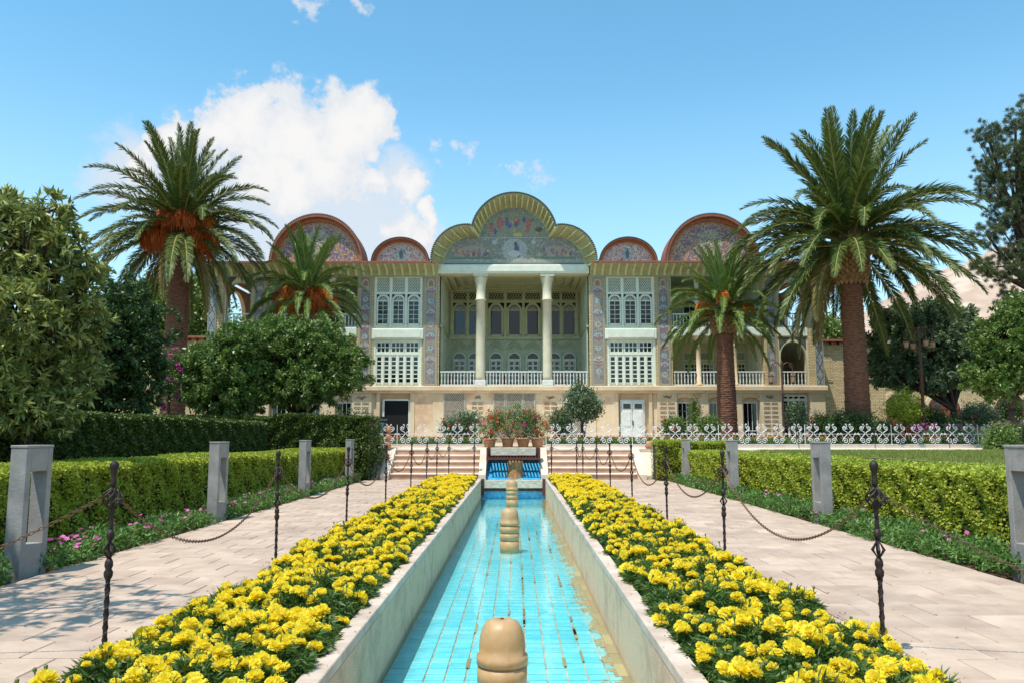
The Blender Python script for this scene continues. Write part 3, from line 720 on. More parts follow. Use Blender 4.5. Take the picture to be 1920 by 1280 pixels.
for o_ in offs:
    xm = XC+o_*SB
    z0, z1 = Zv(631, DB), Zv(569, DB)
    arched_window(xm, z0, 27*SB, z1-z0, DB, M_green, 1, 1, 9, .1)
    lattice(xm-15*SB, xm+15*SB, Zv(563.5, DB), Zv(549, DB), DB, M_green, .16, .03, True, 'lattice', .03, M_dark, .6)
    mbs = MB()
    for sg in (-1, 1): xq = xm+sg*15.5*SB; mbs.prism([(xq, z1+.02), (xq-sg*.30, z1+.02), (xq, z1-.35)], DB-.02, DB-.005)
    part('spandrel', mbs, M_dark, pal)
    part('sill', MB().box(xm-15*SB, xm+15*SB, DB-.12, DB, z0-.12, z0-.01), M_green, pal)
    zd0, zd1 = zf, Zv(661, DB); zs = zd1-11.5*SB
    mbd = MB(); mbd.band(arch_line(xm, zs-.01, 21*SB, 10.5*SB), arch_line(xm, zs-.01, 25*SB, 12.5*SB), DB-.12, DB)
    mbd.box(xm-12.5*SB, xm-10.5*SB, DB-.12, DB, zd0, zs-.011).box(xm+10.5*SB, xm+12.5*SB, DB-.12, DB, zd0, zs-.011).box(xm-10.5*SB, xm+10.5*SB, DB-.09, DB, zs-.1, zs-.0)
    for q in (-1, 1):
        xq = xm+q*5*SB; wq = 3.2*SB
        mbd.box(xq-5*SB+.01, xq-wq, DB-.07, DB, zd0, zs-.1).box(xq+wq, xq+5*SB-.01, DB-.07, DB, zd0, zs-.1)
        for r_ in range(7): z = zd0+.1+(zs-zd0-.2)*r_/6; mbd.box(xq-wq, xq+wq, DB-.065, DB, z-.05, z+.03)
    dd = part('door', mbd, M_pale, pal)
    part('pane', MB().prism(arch_pts(xm, zd0+.02, 21*SB, zd1-zd0-.05), DB-.03, DB-.012), M_glass, dd, world=False)
for o_ in (-54, -17, 17, 54, -88, 88, -118, 118):
    xm = XC+o_*SB
    part('skirting_panel', MB().box(xm-2.6*SB, xm+2.6*SB, DB-.08, DB-.0, zf, Zv(704, DB)), M_door, pal)
    part('mullion', MB().box(xm-.07, xm+.07, DB-.16, DB-.0, zsplit, Zv(545, DB)), M_green, pal)
mb = MB()
for o_ in offs:  # stucco relief over the doors
    xm = XC+o_*SB; zb = Zv(657, DB); zt = Zv(640, DB)
    for r_ in (1.0, .72, .45):
        mb.tube([(xm-17*SB*r_, DB-.0, zb+.05), (xm-9*SB*r_, DB-.03, zb+(zt-zb)*.6*r_+.05), (xm, DB-.04, zb+(zt-zb)*r_+.05), (xm+9*SB*r_, DB-.03, zb+(zt-zb)*.6*r_+.05), (xm+17*SB*r_, DB, zb+.05)], .03, 4)
part('stucco_relief', mb, M_logg, pal)
part('beam', bevel_mesh(MB().box(X(-143.5), X(141.5), D-.28, D+.5, Zv(514.5), Zv(498)).mesh('beam', M_pale), .02), None, pal)
part('beam_moulding', MB().box(X(-138), X(136), D-.32, D-.275, Zv(511), Zv(501)), M_pale, pal)
part('string_course', MB().box(xl, xr, DB-.15, DB, zsplit-.08, zsplit+.08), M_green, pal)
for o_ in (-63.5, 62.5):
    x = X(o_); z0 = zf; z1 = Zv(514.6)
    prof = [(.26, z0+.30), (.25, z0+.5), (.245, Zv(640)), (.235, Zv(564)), (.29, Zv(563)), (.29, Zv(561)), (.24, Zv(560)), (.25, Zv(545)), (.28, Zv(532)), (.35, Zv(522)), (.36, z1-.12)]
    cl = part('column', MB().lathe(prof, (x, D+.1, 0), 20), M_colm, pal, True)
    part('capital', MB().box(x-.38, x+.38, D-.26, D+.48, z1-.14, z1), M_colm, cl, world=False)
    part('base', bevel_mesh(MB().box(x-.29, x+.29, D-.2, D+.4, z0, z0+.30).mesh('base', M_white), .02), None, cl, world=False)
def balustrade(x0, x1, y, z0, z1, step=.165):
    mb = MB(); h_ = z1-z0; mb.box(x0, x1, y-.04, y+.04, z1-.06, z1).box(x0, x1, y-.035, y+.035, z0+.03, z0+.09)
    o = part('balustrade', mb, M_white, pal); n = max(2, int((x1-x0)/step)); m2 = MB()
    for k in range(n):
        x = x0+(k+.5)*(x1-x0)/n
        m2.lathe([(.022, z0+.09), (.022, z0+.15), (.034, z0+.25), (.018, z0+.42), (.03, z0+h_*.72), (.02, z1-.06)], (x, y, 0), 6)
    part('baluster', m2, M_white, o, kind='stuff', world=False)
for a, b in ((-139, -73), (-54, 53), (72, 139)): balustrade(X(a), X(b), D+.1, zf, Zv(695))
# ---- wing loggias
zs0, zs1 = Zv(630), Zv(614)
for s in (-1, 1):
    xa, xb = sorted((X(s*297), X(s*470))); DW = D+3.2
    part('loggia_wall', MB().box(xa, xb, DW, DW+.3, zc1-.1, zE+.3), M_green, pal)
    part('floor_slab', bevel_mesh(MB().box(xa-.0, xb+.0, D-.06, DW, zs0, zs1).mesh('floor_slab', M_pale), .02), None, pal)
    part('floor', MB().box(xa, xb, D+.02, DW, zc1-.2, zc1+.004), M_sandl, pal)
    part('ceiling', MB().box(xa, xb, D+.01, DW, zE-.0, zE+.2), M_green, pal)
    part('loggia_wall', MB().box(xa+.002, xa+.012, D+.6, DW, zc1, zE), M_pale, pal); part('loggia_wall', MB().box(xb-.012, xb-.002, D+.6, DW, zc1, zE), M_pale, pal)
    for lev, (z0, z1) in enumerate(((zc1, zs0), (zs1, zE))):
        k_ = DW/1497
        for o_ in (345, 376, 411, 440):
            xm = XC+s*o_*SX*1.0*DW/D*.93+s*.3
            hh = z1-z0
            if lev == 0:
                lattice(xm-.42, xm+.42, z0+hh*.62, z0+hh*.80, DW, M_pale, .13, .03, True, 'lattice', .04, M_dark, .7)
                grid_window(xm-.40, xm+.40, z0+hh*.05, z0+hh*.56, DW, M_pale, 4, 6, .05, .035)
            else:
                lattice(xm-.42, xm+.42, z0+hh*.78, z0+hh*.93, DW, M_pale, .13, .03, True, 'lattice', .04, M_dark, .7)
                arched_window(xm, z0+.05, .8, hh*.7, DW, M_pale, 2, 4, 7, .07)
        for o_ in (347, 415):
            x = X(s*o_); zz1 = z1
            part('column', MB().lathe([(.2, z0), (.2, z0+.12), (.13, z0+.16), (.12, z1-.55), (.15, z1-.5), (.13, z1-.45), (.17, z1-.25), (.26, z1-.1), (.26, z1)], (x, D+.2, 0), 14), M_sandl if lev == 0 else M_colm, pal, True)
        xs = sorted([xa, X(s*347), X(s*415), xb])
        for i in range(3): balustrade(xs[i]+(.15 if i else .03), xs[i+1]-(.15 if i < 2 else .03), D+.12, z0+.0, z0+.78 if lev == 0 else z0+.75)
    # arch bays
    xa, xb = sorted((X(s*495), X(s*551))); xm = (xa+xb)/2; ww = xb-xa
    for lev, (z0, z1) in enumerate(((zc1, zs0), (zs1, zE))):
        top = z1-(.25 if lev == 0 else .35); aw = ww-.16
        ln = arch_line(xm, z0, aw, top-z0, 16, 1.15); L0 = ln[1:-1]
        mb = MB(); mb.box(xa, xm-aw/2, D+.05, D+.45, z0, z1).box(xm+aw/2, xb, D+.05, D+.45, z0, z1)
        outer = [(q[0], z1) for q in L0]; mb.band(L0, outer, D+.05, D+.45)
        part('arch_wall', mb, M_sandl, pal)
        mb = MB(); inn = arch_line(xm, z0, aw-.1, top-z0-.05, 16, 1.15); mb.band(inn, ln, D+.02, D+.049); part('arch_moulding', mb, M_green, pal)
        part('floor_slab', MB().box(xa, xb, D-.02, D+5.5, z0-.35 if lev == 0 else zs0+.001, z0), M_pale, pal)
        balustrade(xa+.05, xb-.05, D+.15, z0, z0+.78)
        mbx = MB()
        for sg in (-1, 1): mbx.prism([(xm+sg*aw/2, z1-.08), (xm+sg*.12, z1-.08), (xm+sg*aw/2, z1-.75)], D+.035, D+.048)
        part('spandrel_tile', mbx, M_rooft, pal)
    # inner partition and open side wall
    part('pavilion_wall', MB().box(X(s*495)-s*.3, X(s*495)-s*.02, D+.6, D+5.5, zc1, zE), M_sandl, pal)
    part('pavilion_wall', MB().box(X(s*495), X(s*579), D+5.5, D+5.8, zc1, zE), M_sandl, pal)
    xs = sorted((X(s*571), X(s*579)))
    mb = MB(); mb.box(xs[0], xs[1], D+.6, D+5.8, zc1, zs1).box(xs[0], xs[1], D+.6, D+2.2, zs1, zE).box(xs[0], xs[1], D+5.2, D+5.8, zs1, zE)
    z0, z1 = zs1, zE; ln = [(a, b) for a, b in arch_line(D+3.7, z0, 3.0, (z1-z0)*.92, 14, .9)][1:-1]
    for (ya, za), (yb, zb) in zip(ln[:-1], ln[1:]): mb.prismx([(ya, za), (yb, zb), (yb, z1), (ya, z1)], xs[0], xs[1])
    part('side_wall', mb, M_sandl, pal)
    part('side_wall', MB().box(xs[0], xs[1], D+5.8, D+14, T, zE), M_brick, pal)
# ---- body block, roof slab, eaves
part('body', MB().box(X(-470), X(470), DB+.3, D+14, T, zE+.1), M_brick, pal)
part('body', MB().box(X(-570), X(570), D+5.8, D+13.9, T, zE+.1), M_brick, pal)
zr = Zv(491, 41.0)
part('roof', MB().box(X(-585), X(-146), D-.1, D+14.4, zE+.35, zr-.02).box(X(146), X(585), D-.1, D+14.4, zE+.35, zr-.02).box(X(-150), X(150), D+5, D+14.4, zE+.5, zr-.04), M_redtile, pal)
for s in (-1, 1):
    x0, x1 = sorted((X(s*143), X(s*588)))
    mb = MB(); mb.prismx([(D-1.0, zr-.06), (D-1.0, zr), (D+.0, zr), (D+.0, zE+.0), (D-.10, zE+.0), (D-.18, zE+.16), (D-.45, zr-.17)], x0, x1)
    part('eave', mb, M_soffit, pal)
    part('roof_edge', MB().box(x0, x1, D-1.08, D-1.002, zr-.07, zr+.03), M_redtile, pal)
    part('frieze', MB().box(x0, x1, D-.08, D-.001, zE-.09, zE+.0), M_soffit, pal)
# side return of the eave
dz_ = zr-zE; br = MB(); br.prismx([(-.99, dz_-.03), (-.1, dz_-.02), (-.09, -.02), (-.20, -.06), (-.30, dz_-.42), (-.42, dz_-.36), (-.52, dz_-.24), (-.70, dz_-.24), (-.88, dz_-.15), (-1.0, dz_-.14)], -.05, .05)
brm = br.mesh('bracket', M_rib)
for s in (-1, 1):
    n = int((588-150)/14.7)
    for k in range(n): ob('bracket', brm, pal, (X(s*(152+k*14.7))-XC, 0, zE-T))
# ---- central pediment
def px(D_): return lambda pts: [(P(u, v, D_).x, P(u, v, D_).z) for u, v in pts]
def lobe_profile(inner):
    out = []
    if inner:
        cx, R1, cv = 963.5, 68, 456; sx, sr, sv = 884, 57, 499; vb = 498
    else:
        cx, R1, cv = 963.5, 81, 444.5; sx, sr, sv = 874, 66, 489; vb = 490
    left = []
    # side lobe from base up to junction
    best = None
    for a in np.linspace(PI, PI*.30, 26):
        u, v = sx+sr*math.cos(a), sv-sr*math.sin(a)
        if (u-cx)**2+(v-cv)**2 < R1**2: break
        left.append((u, v))
    u, v = left[-1]; a0 = math.atan2(cv-v, u-cx)
    main = [(cx+R1*math.cos(a), cv-R1*math.sin(a)) for a in np.linspace(a0, PI-a0, 41)]
    right = [(2*cx-a, b) for a, b in reversed(left)]
    return left, main, right
li, mi, ri = lobe_profile(True); lo_, mo, ro = lobe_profile(False)
def resample(pts, n):
    pts = [Vector(p) for p in pts]; d = [0]
    for a, b in zip(pts[:-1], pts[1:]): d.append(d[-1]+(b-a).length)
    out = []; 
    for k in range(n):
        t = d[-1]*k/(n-1); i = max(0, min(len(d)-2, next((j for j in range(len(d)-1) if d[j+1] >= t-1e-9), len(d)-2)))
        f = (t-d[i])/max(1e-9, d[i+1]-d[i]); q = pts[i].lerp(pts[i+1], f); out.append((q.x, q.y))
    return out
DI, DO = D-.1, D-1.05
inn = px(DI)(resample(li, 20)+resample(mi, 46)+resample(ri, 20)); out = px(DO)(resample(lo_, 20)+resample(mo, 46)+resample(ro, 20))
V = []; Fq = []
for (a, b), (c_, d_) in zip(inn, out): V += [(a, DI, b), (a*.35+c_*.65, DI-.55, b*.35+d_*.65-.06), (c_, DO, d_-.03), (c_, DO-.03, d_+.05)]
for i in range(len(inn)-1):
    for k in range(3): Fq.append((i*4+k, i*4+k+1, (i+1)*4+k+1, (i+1)*4+k))
part('pediment_soffit', MB().add(V, Fq), M_soffit, pal)
mb = MB(); top = [(c_, d_+.05) for c_, d_ in out]; V = [(a, DO-.03, b) for a, b in top]+[(a, D+4.8, b) for a, b in top]; n = len(top)
mb.add(V, [(i, i+1, i+1+n, i+n) for i in range(n-1)]); part('pediment_roof', mb, M_rooft, pal, True)
poly = inn; mb = MB(); mb.prism([inn[0]]+inn[1:-1]+[inn[-1]], D-.04, D+4.6); part('pediment_wall', mb, M_soffit, pal)
mb = MB(); inn2 = inn; ctr = (XC, Zv(470)); 
bandin = [(ctr[0]+(a-ctr[0])*.965, b-.07) for a, b in inn]; mb.band(bandin, inn, DI-.0, DI+.03); part('pediment_moulding', mb, M_soffit, pal)
# dark scalloped edge tiles
mb = MB(); op = resample(lo_, 28)+resample(mo, 60)+resample(ro, 28); op = px(DO)(op)
for a, b in op: mb.lathe([(.0, -.03), (.055, -.02), (.06, .03), (.0, .07)], (a, DO-.04, b+.05), 6)
part('edge_tile', mb, M_rooft, pal, kind='stuff')
# ribs following the soffit
def rib(ii, oo, w_=.035):
    (a, b), (c_, d_) = ii, oo
    dx, dz = c_-a, d_-b; l = math.hypot(dx, dz); nx_, nz_ = -dz/l*w_, dx/l*w_
    mb = MB(); p0 = Vector((a, DI, b)); p1 = Vector((a*.35+c_*.65, DI-.55, b*.35+d_*.65-.06)); p2 = Vector((c_, DO+.02, d_-.03)); nv = Vector((nx_, 0, nz_))
    inw = Vector((-dx/l*.13, 0, -dz/l*.13))+Vector((0, -.06, 0))
    vs = []
    for p_, k in ((p0, .5), (p1, 1.1), (p2, .7)): vs += [p_+nv, p_-nv, p_-nv+inw*k, p_+nv+inw*k]
    mb.add(vs, [(0, 1, 5, 4), (1, 2, 6, 5), (2, 3, 7, 6), (3, 0, 4, 7), (4, 5, 9, 8), (5, 6, 10, 9), (6, 7, 11, 10), (7, 4, 8, 11), (3, 2, 1, 0), (8, 9, 10, 11)])
    part('rib', mb, M_rib, pal)
for (a, b, n) in ((li, lo_, 7), (mi, mo, 20), (ri, ro, 7)):
    A = px(DI)(resample(a, n)); Bq = px(DO)(resample(b, n))
    for k in range(n): rib(A[k], Bq[k])
def inside_poly(poly):
    pa = np.array(poly)
    def f(x, z):
        r_ = np.zeros(len(x), bool); j = len(pa)-1
        for i in range(len(pa)):
            xi, zi = pa[i]; xj, zj = pa[j]
            with np.errstate(divide='ignore', invalid='ignore'):
                c_ = ((zi > z) != (zj > z)) & (x < (xj-xi)*(z-zi)/(zj-zi+1e-12)+xi)
            r_ ^= c_; j = i
        return r_
    return f
def ped_col(x, z):
    q = SX; rng = np.random.default_rng(1)
    c_ = arabesque(x, z, [(112, 118, 118), (136, 138, 130), (120, 112, 116), (150, 150, 136), (100, 116, 112)], [(176, 176, 150), (130, 90, 110), (80, 110, 130), (110, 130, 90)], 6, 4)
    U = 964+(x-XC)/SX; Vv = 497-(z-Zv(497))/SX*.985
    up = (Vv < 443) & (((U-963.5)/62)**2+((Vv-452)/56)**2 < 1); n = up.sum(); c_[up] = pal_pick(rng, n, [(120, 136, 90), (140, 150, 110), (96, 120, 84), (150, 146, 120), (110, 130, 120)])
    def fig(cu, cv, ru, rv, cols):
        m_ = ell(U, Vv, cu, cv, ru, rv); c_[m_] = pal_pick(rng, m_.sum(), cols)
    red = [(166, 76, 70), (190, 110, 96), (140, 60, 60)]; blu = [(60, 60, 140), (80, 84, 160), (40, 50, 100)]; gr = [(60, 110, 90), (90, 140, 120)]; ye = [(206, 180, 60), (190, 160, 60)]; dk = [(50, 50, 50), (70, 60, 60)]
    fig(937, 418, 7, 11, red); fig(950, 415, 4, 9, blu); fig(955, 423, 4, 5, blu); fig(969, 415, 7, 9, red); fig(968, 420, 3.5, 5, blu); fig(983, 411, 4, 6, blu); fig(992, 418, 6, 9, red); fig(1000, 412, 4, 4, gr)
    fig(921, 428, 6, 7, red); fig(928, 434, 3, 6, blu); fig(921, 419, 2, 2, dk); fig(988, 430, 5, 7, red); fig(1011, 430, 7, 5, dk); fig(971, 440, 9, 4, ye); fig(905, 436, 6, 5, gr)
    for k in range(14): fig(905+rng.random()*115, 410+rng.random()*30, 1.5, 2.2, red if k % 3 else ye)
    ln = (np.abs(Vv-446) < 1.0) & (np.abs(U-963.5) < 72); c_[ln] = S(180, 176, 160)
    fig(965, 469, 24, 22, [(160, 170, 160), (180, 184, 170), (140, 150, 150)]); fig(967, 458, 3.4, 4, dk); fig(969, 468, 5, 9, blu); fig(972, 478, 3, 6, red); fig(964, 476, 12, 6, [(196, 196, 188), (180, 184, 176)])
    for sg in (-1, 1):
        cu = 963.5+sg*78; ar = ((U-cu)/40)**2+((Vv-486)/27)**2
        m_ = (ar < 1) & (Vv < 487); c_[m_] = pal_pick(rng, m_.sum(), [(150, 150, 140), (130, 140, 130), (160, 150, 140)]); m_ = (ar < 1) & (ar > .90) & (Vv < 487); c_[m_] = S(160, 90, 80)
        for k in range(26):
            uu = cu+rng.uniform(-32, 32); vv = rng.uniform(468, 484); fig(uu, vv, rng.uniform(1.5, 3), rng.uniform(3, 5), [red, blu, gr, red, ye][k % 5])
        m_ = (ar < 1) & (Vv < 487) & (Vv > 482); c_[m_] = pal_pick(rng, m_.sum(), gr+[(90, 120, 80)])
        fig(963.5+sg*37, 454, 4.5, 4.5, [(180, 176, 170)])
    for a in (488.5, 492.5): m_ = np.abs(Vv-a) < .6; c_[m_] = S(190, 190, 176)
    m_ = Vv > 493; c_[m_] = pal_pick(rng, m_.sum(), [(80, 86, 96), (110, 104, 110), (96, 96, 90)])
    return c_
mosaic('pediment_painting', inn[0][0], inn[-1][0], Zv(498), max(b for a, b in inn), DI+.02, .035, inside_poly(bandin+[(bandin[-1][0], Zv(498.5)), (bandin[0][0], Zv(498.5))]), ped_col)
# ---- round side pediments
def round_ped(cu, hw, vt, seed, large):
    vb = 491; n = 28; Dp = D-.45
    rz = Zv(vt, Dp)-zr; c_ = X(cu-964); rx = hw*SX
    arc = lambda k, kz: [(c_+rx*k*math.cos(a), zr+.0+rz*kz*math.sin(a)) for a in np.linspace(0, PI, n)]
    o_, i_ = arc(1, 1), arc(.955, .94)
    i2 = arc(.90, .87)
    mb = MB(); mb.band(i_, o_, Dp-.35, Dp+1.4); part('arched_roof', mb, M_redtile, pal)
    mb = MB(); mb.band(i2, i_, Dp-.08, Dp+.2); part('arch_moulding', mb, M_coppery, pal)
    m2 = MB()
    for t_ in np.linspace(0, PI, 80): m2.lathe([(0, -.03), (.035, -.01), (.04, .02), (0, .04)], (c_+rx*1.0*math.cos(t_), Dp-.345, zr+rz*1.0*math.sin(t_)), 5)
    part('edge_tile', m2, M_rooft, pal, kind='stuff')
    mb = MB(); mb.prism(i_, Dp+.06, Dp+1.35); part('pediment_wall', mb, M_soffit, pal)
    def f(x, z):
        rng = np.random.default_rng(seed); rr = np.sqrt(((x-c_)/(rx*.885))**2+((z-zr)/(rz*.85))**2)
        if large:
            q = arabesque(x, z, [(110, 80, 110), (96, 84, 130), (130, 90, 96), (86, 76, 116)], [(200, 150, 80), (190, 110, 60), (90, 80, 160), (206, 170, 110)], 6, seed)
            m_ = (rr > .60) & (rr < .66); q[m_] = S(170, 120, 90)
            m_ = ell(x, z, c_, zr+rz*.45, rx*.25, rz*.26); q[m_] = pal_pick(rng, m_.sum(), [(196, 176, 140), (170, 150, 120), (90, 84, 90)])
            m_ = ell(x, z, c_, zr+rz*.42, rx*.13, rz*.14); q[m_] = pal_pick(rng, m_.sum(), [(60, 60, 60), (200, 190, 160), (150, 120, 80)])
        else:
            q = arabesque(x, z, [(196, 150, 146), (206, 176, 170), (180, 130, 136)], [(150, 70, 80), (110, 90, 130), (220, 210, 200)], 8, seed)
            m_ = ell(x, z, c_, zr+rz*.38, .26, .36); q[m_] = pal_pick(rng, m_.sum(), [(180, 190, 190), (90, 130, 140), (150, 170, 170)])
            m_ = ell(x, z, c_, zr+rz*.38, .10, .26); q[m_] = S(80, 70, 90)
        m_ = rr > .91; q[m_] = pal_pick(rng, m_.sum(), [(150, 80, 60), (196, 150, 110)]) if large else pal_pick(rng, m_.sum(), [(180, 120, 110), (210, 180, 170)])
        return q
    mosaic('pediment_painting', c_-rx, c_+rx, zr+.01, zr+rz, Dp+.05, .04, inside_poly(i2), f)
M_coppery = mat('orange_glazed_rim', S(186, 112, 70), .6, S(156, 84, 54), 6)
for s in (-1, 1):
    round_ped(964+s*371, 88, 404, 11+s, True); round_ped(964+s*213.5, 54, 448, 31+s, False)
# ---- ground storey
part('ground_wall', MB().box(X(-575), X(575), D+.35, D+.8, T-.05, zc0), M_sand, pal)
part('cornice', bevel_mesh(MB().box(X(-583), X(583), D-.22, D+.9, zc0, zc1).mesh('cornice', M_sandl), .03), None, pal)
part('cornice', MB().box(X(-581), X(581), D-.12, D+.34, zc0-.12, zc0-.001), M_sand, pal)
zq = zc0-.121
for s in (-1, 1):
    for a, b, m_ in ((0, 132, M_sand), (132, 152, M_sandl), (152, 186, M_sand), (186, 194, M_sandl), (251, 257, M_sandl), (266, 303, M_sandl), (335, 362, M_sand), (390, 425, M_sand), (458, 497, M_sandl), (551, 579, M_sandl)):
        pr_ = .02 if m_ is M_sand else -.02
        part('pier', MB().box(X(s*a), X(s*b), D+pr_, D+.36, T-.05, zq), m_, pal)
    for a, b in ((303, 335), (362, 390), (425, 458)):
        x0, x1 = sorted((X(s*a), X(s*b))); xm = (x0+x1)/2; ww = x1-x0; zt = zq
        ar = [(xm+ww/2*math.cos(t_), zt-.45+.25*math.sin(t_)) for t_ in np.linspace(0, PI, 10)]
        mb = MB(); mb.band(ar, [(q[0], zt) for q in ar], D+.06, D+.36); part('lintel', mb, M_sand, pal)
        grid_window(x0+.06, x1-.06, T, zt-.45, D+.35, M_white, 3, 1, .07, .03, 'window')
        part('window_bar', MB().box(x0+.1, x1-.1, D+.28, D+.33, T+.7, T+.74), M_white, pal)
    x0, x1 = sorted((X(s*499), X(s*549))); grid_window(x0, x1, T, Zv(738), D+.35, M_white, 4, 1, .12, .09, 'door'); part('door_transom', MB().box(x0, x1, D+.26, D+.30, Zv(748)-.08, Zv(748)+.06), M_white, pal)
    part('lintel', MB().box(*sorted((X(s*257), X(s*266))), D+.1, D+.36, T, zq), M_sand, pal)
# door bay left: open dark doorway; right: white double door
x0, x1 = X(-243), X(-198)
part('doorway', MB().box(x0, x1, D+.20, D+.345, T, Zv(750)), M_dark, pal)
mb = MB(); mb.box(x0-.1, x0, D+.15, D+.345, T, Zv(748)).box(x1, x1+.1, D+.15, D+.345, T, Zv(748)).box(x0, x1, D+.15, D+.345, Zv(750), Zv(747)); part('door_frame', mb, M_white, pal)
x0, x1 = X(198.5), X(243.5); zt = Zv(748)
dr = part('door', MB().box(x0, x1, D+.15, D+.345, T, zt), M_white, pal); xm = (x0+x1)/2
for q in (-1, 1):
    xa = xm+q*.30; part('door_leaf', bevel_mesh(MB().box(xa-.27, xa+.27, D+.11, D+.149, T+.02, zt-.08).mesh('door_leaf', M_white), .01), None, dr, world=False)
    part('pane', MB().box(xa-.19, xa+.19, D+.095, D+.112, zt-.48, zt-.22), M_glass, dr, world=False)
    for za, zb in ((T+.95, zt-.6), (T+.1, T+.8)): part('door_panel', bevel_mesh(MB().box(xa-.19, xa+.19, D+.085, D+.112, za, zb).mesh('door_panel', M_white), .015), None, dr, world=False)
part('handle', MB().box(xm-.02, xm+.02, D+.06, D+.112, T+1.0, T+1.25), M_iron, dr, world=False)
# stone lattice screens and inscriptions
for a, b in ((-132, -91), (-39, -17), (-16, 16), (17, 39), (91, 132)):
    lattice(X(a), X(b), T+.3, Zv(735), D-.005, M_lattice, .11, .035, True, 'stone_screen', .06, M_letter, .8)
    lattice(X(a)+.07, X(b)-.07, T+1.3, Zv(742), D-.03, M_lattice, .12, .03, False, 'stone_screen', .03, M_letter) if False else None
def inscription(x0, x1, z0, z1, y, seed):
    rs = random.Random(seed); mb = MB(); xm = (x0+x1)/2; w_ = x1-x0
    def stroke(cx, cz, w__, h_):
        pts = []; ph = rs.uniform(0, 6); nn_ = 9
        for i in range(nn_): t_ = i/(nn_-1); pts.append((cx-w__/2+w__*t_, y-.008, cz+h_*(math.sin(ph+t_*rs.uniform(5, 8))*.35)-h_*.15*t_))
        mb.tube(pts, .010, 4)
    zz = z1-.18
    for k in range(5): stroke(xm+rs.uniform(-.15, .15)*w_, zz+rs.uniform(-.08, .08), w_*rs.uniform(.3, .55), .14)
    zz -= .3
    while zz > z0+.1:
        for sg in (-1, 1):
            for r_ in (0, .075):
                for q in range(3): stroke(xm+sg*w_*.25+(q-1)*w_*.13, zz-r_, w_*.14, .05)
        zz -= .23
    part('inscription', mb, M_letter, pal)
for a, b in ((-80, -57), (55, 80)): inscription(X(a), X(b), T+.5, Zv(737), D+.02, int(a)+200)
for s in (-1, 1):
    inscription(*sorted((X(s*270), X(s*300))), T+.3, Zv(737), D-.02, 5+s); inscription(*sorted((X(s*463), X(s*492))), T+.3, Zv(737), D-.02, 15+s)
# base plinth
part('plinth', MB().box(X(-582), X(582), D-.12, D-.03, T-.05, T+.12), M_sandl, pal)
# ---- annexes
def annex(label, x0, x1, y, zt, doors=()):
    t = thing('brick_annex', label, 'building', ((x0+x1)/2, y, T))
    part('wall', MB().box(x0, x1, y, y+7, T-.1, zt), M_brick, t)
    part('roof', MB().box(x0-.1, x1+.15, y-.35, y+7.1, zt+.001, zt+.12), M_redtile, t)
    for k in range(int((x1-x0)/.45)): part('eave_beam', MB().box(x0+.1+k*.45, x0+.2+k*.45, y-.32, y-.002, zt-.16, zt), M_rust, t)
    for i in range(max(1, int((x1-x0)/2.4))):
        a = x0+.5+i*2.4
        if a+1.5 < x1 and not doors: part('recessed_panel', MB().box(a, a+1.5, y-.04, y-.0, zt-2.3, zt-.7).box(a+.12, a+1.38, y-.06, y-.041, zt-2.18, zt-.82), M_brick, t)
    for xd in doors:
        d_ = part('door', MB().prism(arch_pts(xd, T, 2.0, 3.0), y-.10, y-.0), M_door, t)
        part('pane', MB().prism(arch_pts(xd, T+2.1, 1.7, .85), y-.13, y-.101), M_glass, d_, world=False)
        part('arch', MB().band(arch_line(xd, T, 2.05, 3.03), arch_line(xd, T, 2.5, 3.26), y-.12, y-.001), M_sandl, t)
        part('fanlight', MB().band(arch_line(xd-.42, T+2.1, .6, .3, 8), arch_line(xd-.42, T+2.1, .75, .38, 8), y-.15, y-.131).band(arch_line(xd+.42, T+2.1, .6, .3, 8), arch_line(xd+.42, T+2.1, .75, .38, 8), y-.15, y-.131).box(xd-.04, xd+.04, y-.16, y-.1005, T, T+2.9), M_door, d_, world=False)
    return t
annex('low yellow brick building with red eaves joined to right end of palace', X(579)+.02, 21.2, 46.0, Zv(641, 46))
annex('low yellow brick building with red eaves joined to left end of palace', -24, X(-579)-.02, 46.0, Zv(634, 46))
annex('yellow brick arcade with rust red arched doors far right behind trees', 21.3, 38, 50.0, Zv(700, 50), (P(1685, 760, 50).x, P(1768, 760, 50).x, P(1900, 760, 50).x-.2, 36))
